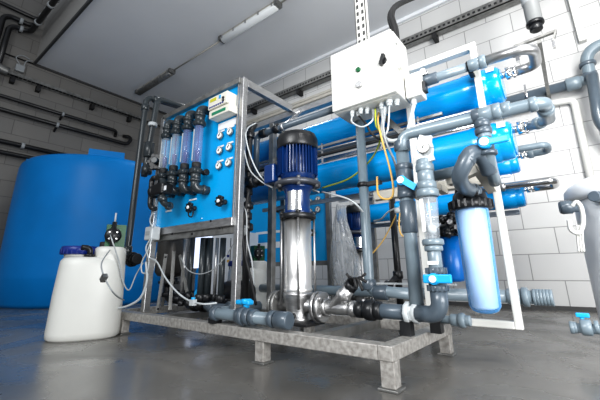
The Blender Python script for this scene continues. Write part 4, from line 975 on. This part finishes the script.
# bright cabinet seen under the panel
t = thing('storage_cabinet', 'pale grey cabinet with small stickers glimpsed under the blue panel', 'cabinet', (-3.2, 2.3, 0))
a, c = P(212, 240, 2.3), P(240, 300, 2.3)
MB().box((a.x, 2.3, 0), (c.x+.02, 2.5, a.z+.05), .004).build('cabinet_body', 'hdwhite', t)
MB().box((a.x+.30, 2.295, .05), (a.x+.305, 2.30, a.z)).build('door_gap', 'rubber', t)
for px, py, m in ((228, 256, 'lid'), (228, 261, 'yellow'), (229, 265, 'sticker')):
    q = P(px, py, 2.295); MB().box(q-V((.015, .001, .012)), q+V((.015, .003, .012))).build('sticker', m, t)
t = thing('bright_panel', 'self-glowing white panel seen between the dark pipes', 'panel', (-3.5, 2.6, 0))
a, c = P(193, 236, 2.6), P(203, 268, 2.6); MB().box((a.x, 2.6, c.z), (c.x+.25, 2.62, a.z+.1)).build('pane', 'glow_pane', t)
MB().box((a.x, 2.6, 0), (a.x+.03, 2.62, c.z)).box((c.x+.22, 2.6, 0), (c.x+.25, 2.62, c.z)).build('support', 'steeld', t)
a, c = P(198, 268, 2.4), P(208, 300, 2.4)
t = thing('blue_drum', 'blue plastic drum behind the pipes under the front panel', 'drum', ((a.x+c.x)/2, 2.42, 0))
MB().lathe(((a.x+c.x)/2, 2.42, 0), Z1, [(0, .09), (.02, .10), (.15, .10), (.16, .105), (.17, .10), (a.z-.03, .10), (a.z, .08), (a.z, 0)], 28).build('drum_body', 'tank', t)
MB().ring(((a.x+c.x)/2, 2.42, a.z+.01), Z1, .05, .02).build('drum_lid', 'lid', t)

# ================================================================== WHITE TANK RIGHT
wx, wy, wr = .335, 2.45, .30
t = thing('brine_tank', 'white round tank with a wide rim cut off by the right edge', 'tank', (wx, wy, 0))
MB().lathe((wx, wy, 0), Z1, [(0, wr*.95), (.02, wr), (.60, wr), (.80, wr)], 56).build('tank_body', 'hdwhite', t)
MB().lathe((wx, wy, 0), Z1, [(.715, wr*.99), (.72, wr*1.10), (.735, wr*1.12), (.775, wr*1.11), (.80, wr*1.04), (.83, wr*.86), (.845, wr*.5), (.85, 0)], 56).build('rim_lid', 'hdwhite', t)
c = P(569, 207, 2.22)
MB().lathe(c-V((.04, 0, 0)), V((1, .15, 0)), [(0, .028), (.01, .034), (.05, .034), (.055, .028), (.09, .028)], 20).build('inlet_nut', 'pvc2', t)
c = P(597, 197, 2.18); MB().ring(c, V((-.4, -1, 0)), .026, .07).ring(c+V((.03, .02, .0)), V((-.4, -1, 0)), .034, .05).build('outlet_nut', 'pvc2', t)
pts = [P(572, 206, 2.13), P(577, 202, 2.12), P(582, 210, 2.12), P(583, 224, 2.12), P(579, 233, 2.12), P(571, 230, 2.12), P(569, 220, 2.12)]
MB().hose(pts, .010).build('hose_loop', 'white', t)
for dx in (-2.5, 0, 2.5): MB().hose([P(580+dx, 225, 2.12), P(580+dx, 238, 2.13), P(581.5+dx, 252, 2.14)], .005).build('strap', 'white', t)
t = thing('drain_valve', 'blue-grey drain valve with cyan lever low in front of the white tank', 'valve', P(585, 327, 2.0))
a, c = P(571, 327.5, 2.0), P(606, 327, 2.0)
MB().cyl(a, (.33, 2.0, a.z), .020).build('pipe_run', 'pvc', t)
b = MB()
for f_, r in ((.03, .026), (.12, .024), (.35, .030), (.45, .032), (.55, .030), (.75, .027)): b.ring(a.lerp(c, f_), X1, r, .016)
b.ring(a.lerp(c, .45), X1, .034, .04); b.build('valve_body', 'pvc', t)
q = a.lerp(c, .38); MB().cyl(q, q+Z1*.05, .008).box(q+V((-.02, -.012, .04)), q+V((.028, .012, .058)), .004).build('lever', 'cyan', t)
MB().pipe([(.30, 2.0, a.z), (.36, 2.0, a.z), (.36, 2.22, a.z)], .02).build('tank_connection', 'pvc', t)

# ================================================================== LIGHTS, WORLD, CAMERA
w = bpy.data.worlds.new('World'); bpy.context.scene.world = w; w.use_nodes = True
bg = w.node_tree.nodes['Background']; bg.inputs['Color'].default_value = (.84, .90, 1, 1); bg.inputs['Strength'].default_value = .36
def area(name, loc, to, sx, sy, e, col=(1, 1, 1), spread=180):
    l = bpy.data.lights.new(name, 'AREA'); l.shape = 'RECTANGLE'; l.size = sx; l.size_y = sy; l.energy = e; l.color = col; l.spread = math.radians(spread)
    o = bpy.data.objects.new(name, l); COL.objects.link(o); o.location = loc
    o.rotation_euler = (V(to)-V(loc)).to_track_quat('-Z', 'Y').to_euler(); return o
area('window_light_right', (1.5, .1, 3.1), (.15, 4.1, 1.4), 1.2, 1.0, 50, (1, .99, .97), 95)
area('window_light_front', (-.8, -2.4, 2.6), (-1.6, 2.0, .9), 2.6, 1.4, 80, (.97, .99, 1))
area('tank_fill_low', (-1.0, -1.5, 1.7), (.35, 2.5, .45), .8, .8, 8, (1, 1, 1), 70)  # added fill lamp to brighten the white tank, no window there
area('ceiling_fill', (1.8, .2, .9), (-1.2, 2.6, 3.84), 1.8, 1.8, 140, (1, 1, 1))  # added lamp aimed up, stands in for light bounced onto the ceiling
area('ceiling_lamp', (-3.1, 2.81, 3.70), (-3.1, 2.81, 0), 1.1, .1, 18, (.97, .99, 1))
sc = bpy.context.scene
cd = bpy.data.cameras.new('Camera'); cam = bpy.data.objects.new('Camera', cd); COL.objects.link(cam); sc.camera = cam
cd.sensor_width = 36; cd.lens = 36*F/600; cd.sensor_fit = 'HORIZONTAL'
cd.shift_x = (300-CX)/600; cd.shift_y = -(200-CY)/600; cd.clip_start = .02
# camera axes in world coordinates
fw = V((cos(aX), cos(aY), 0)); rt = V((sin(aX), sin(aY), 0)); up = V((0, 0, 1))
d = fw*cos(PITCH)+up*sin(PITCH); u = -fw*sin(PITCH)+up*cos(PITCH)
ra = rt*cos(ROLL)-u*sin(ROLL); ua = rt*sin(ROLL)+u*cos(ROLL)
m = Matrix((ra, ua, -d)).transposed().to_4x4(); m.translation = V((0, 0, H)); cam.matrix_world = m
sc.view_settings.view_transform = 'Standard'; sc.view_settings.look = 'Medium High Contrast'
sc.view_settings.exposure = 0; sc.view_settings.gamma = 1
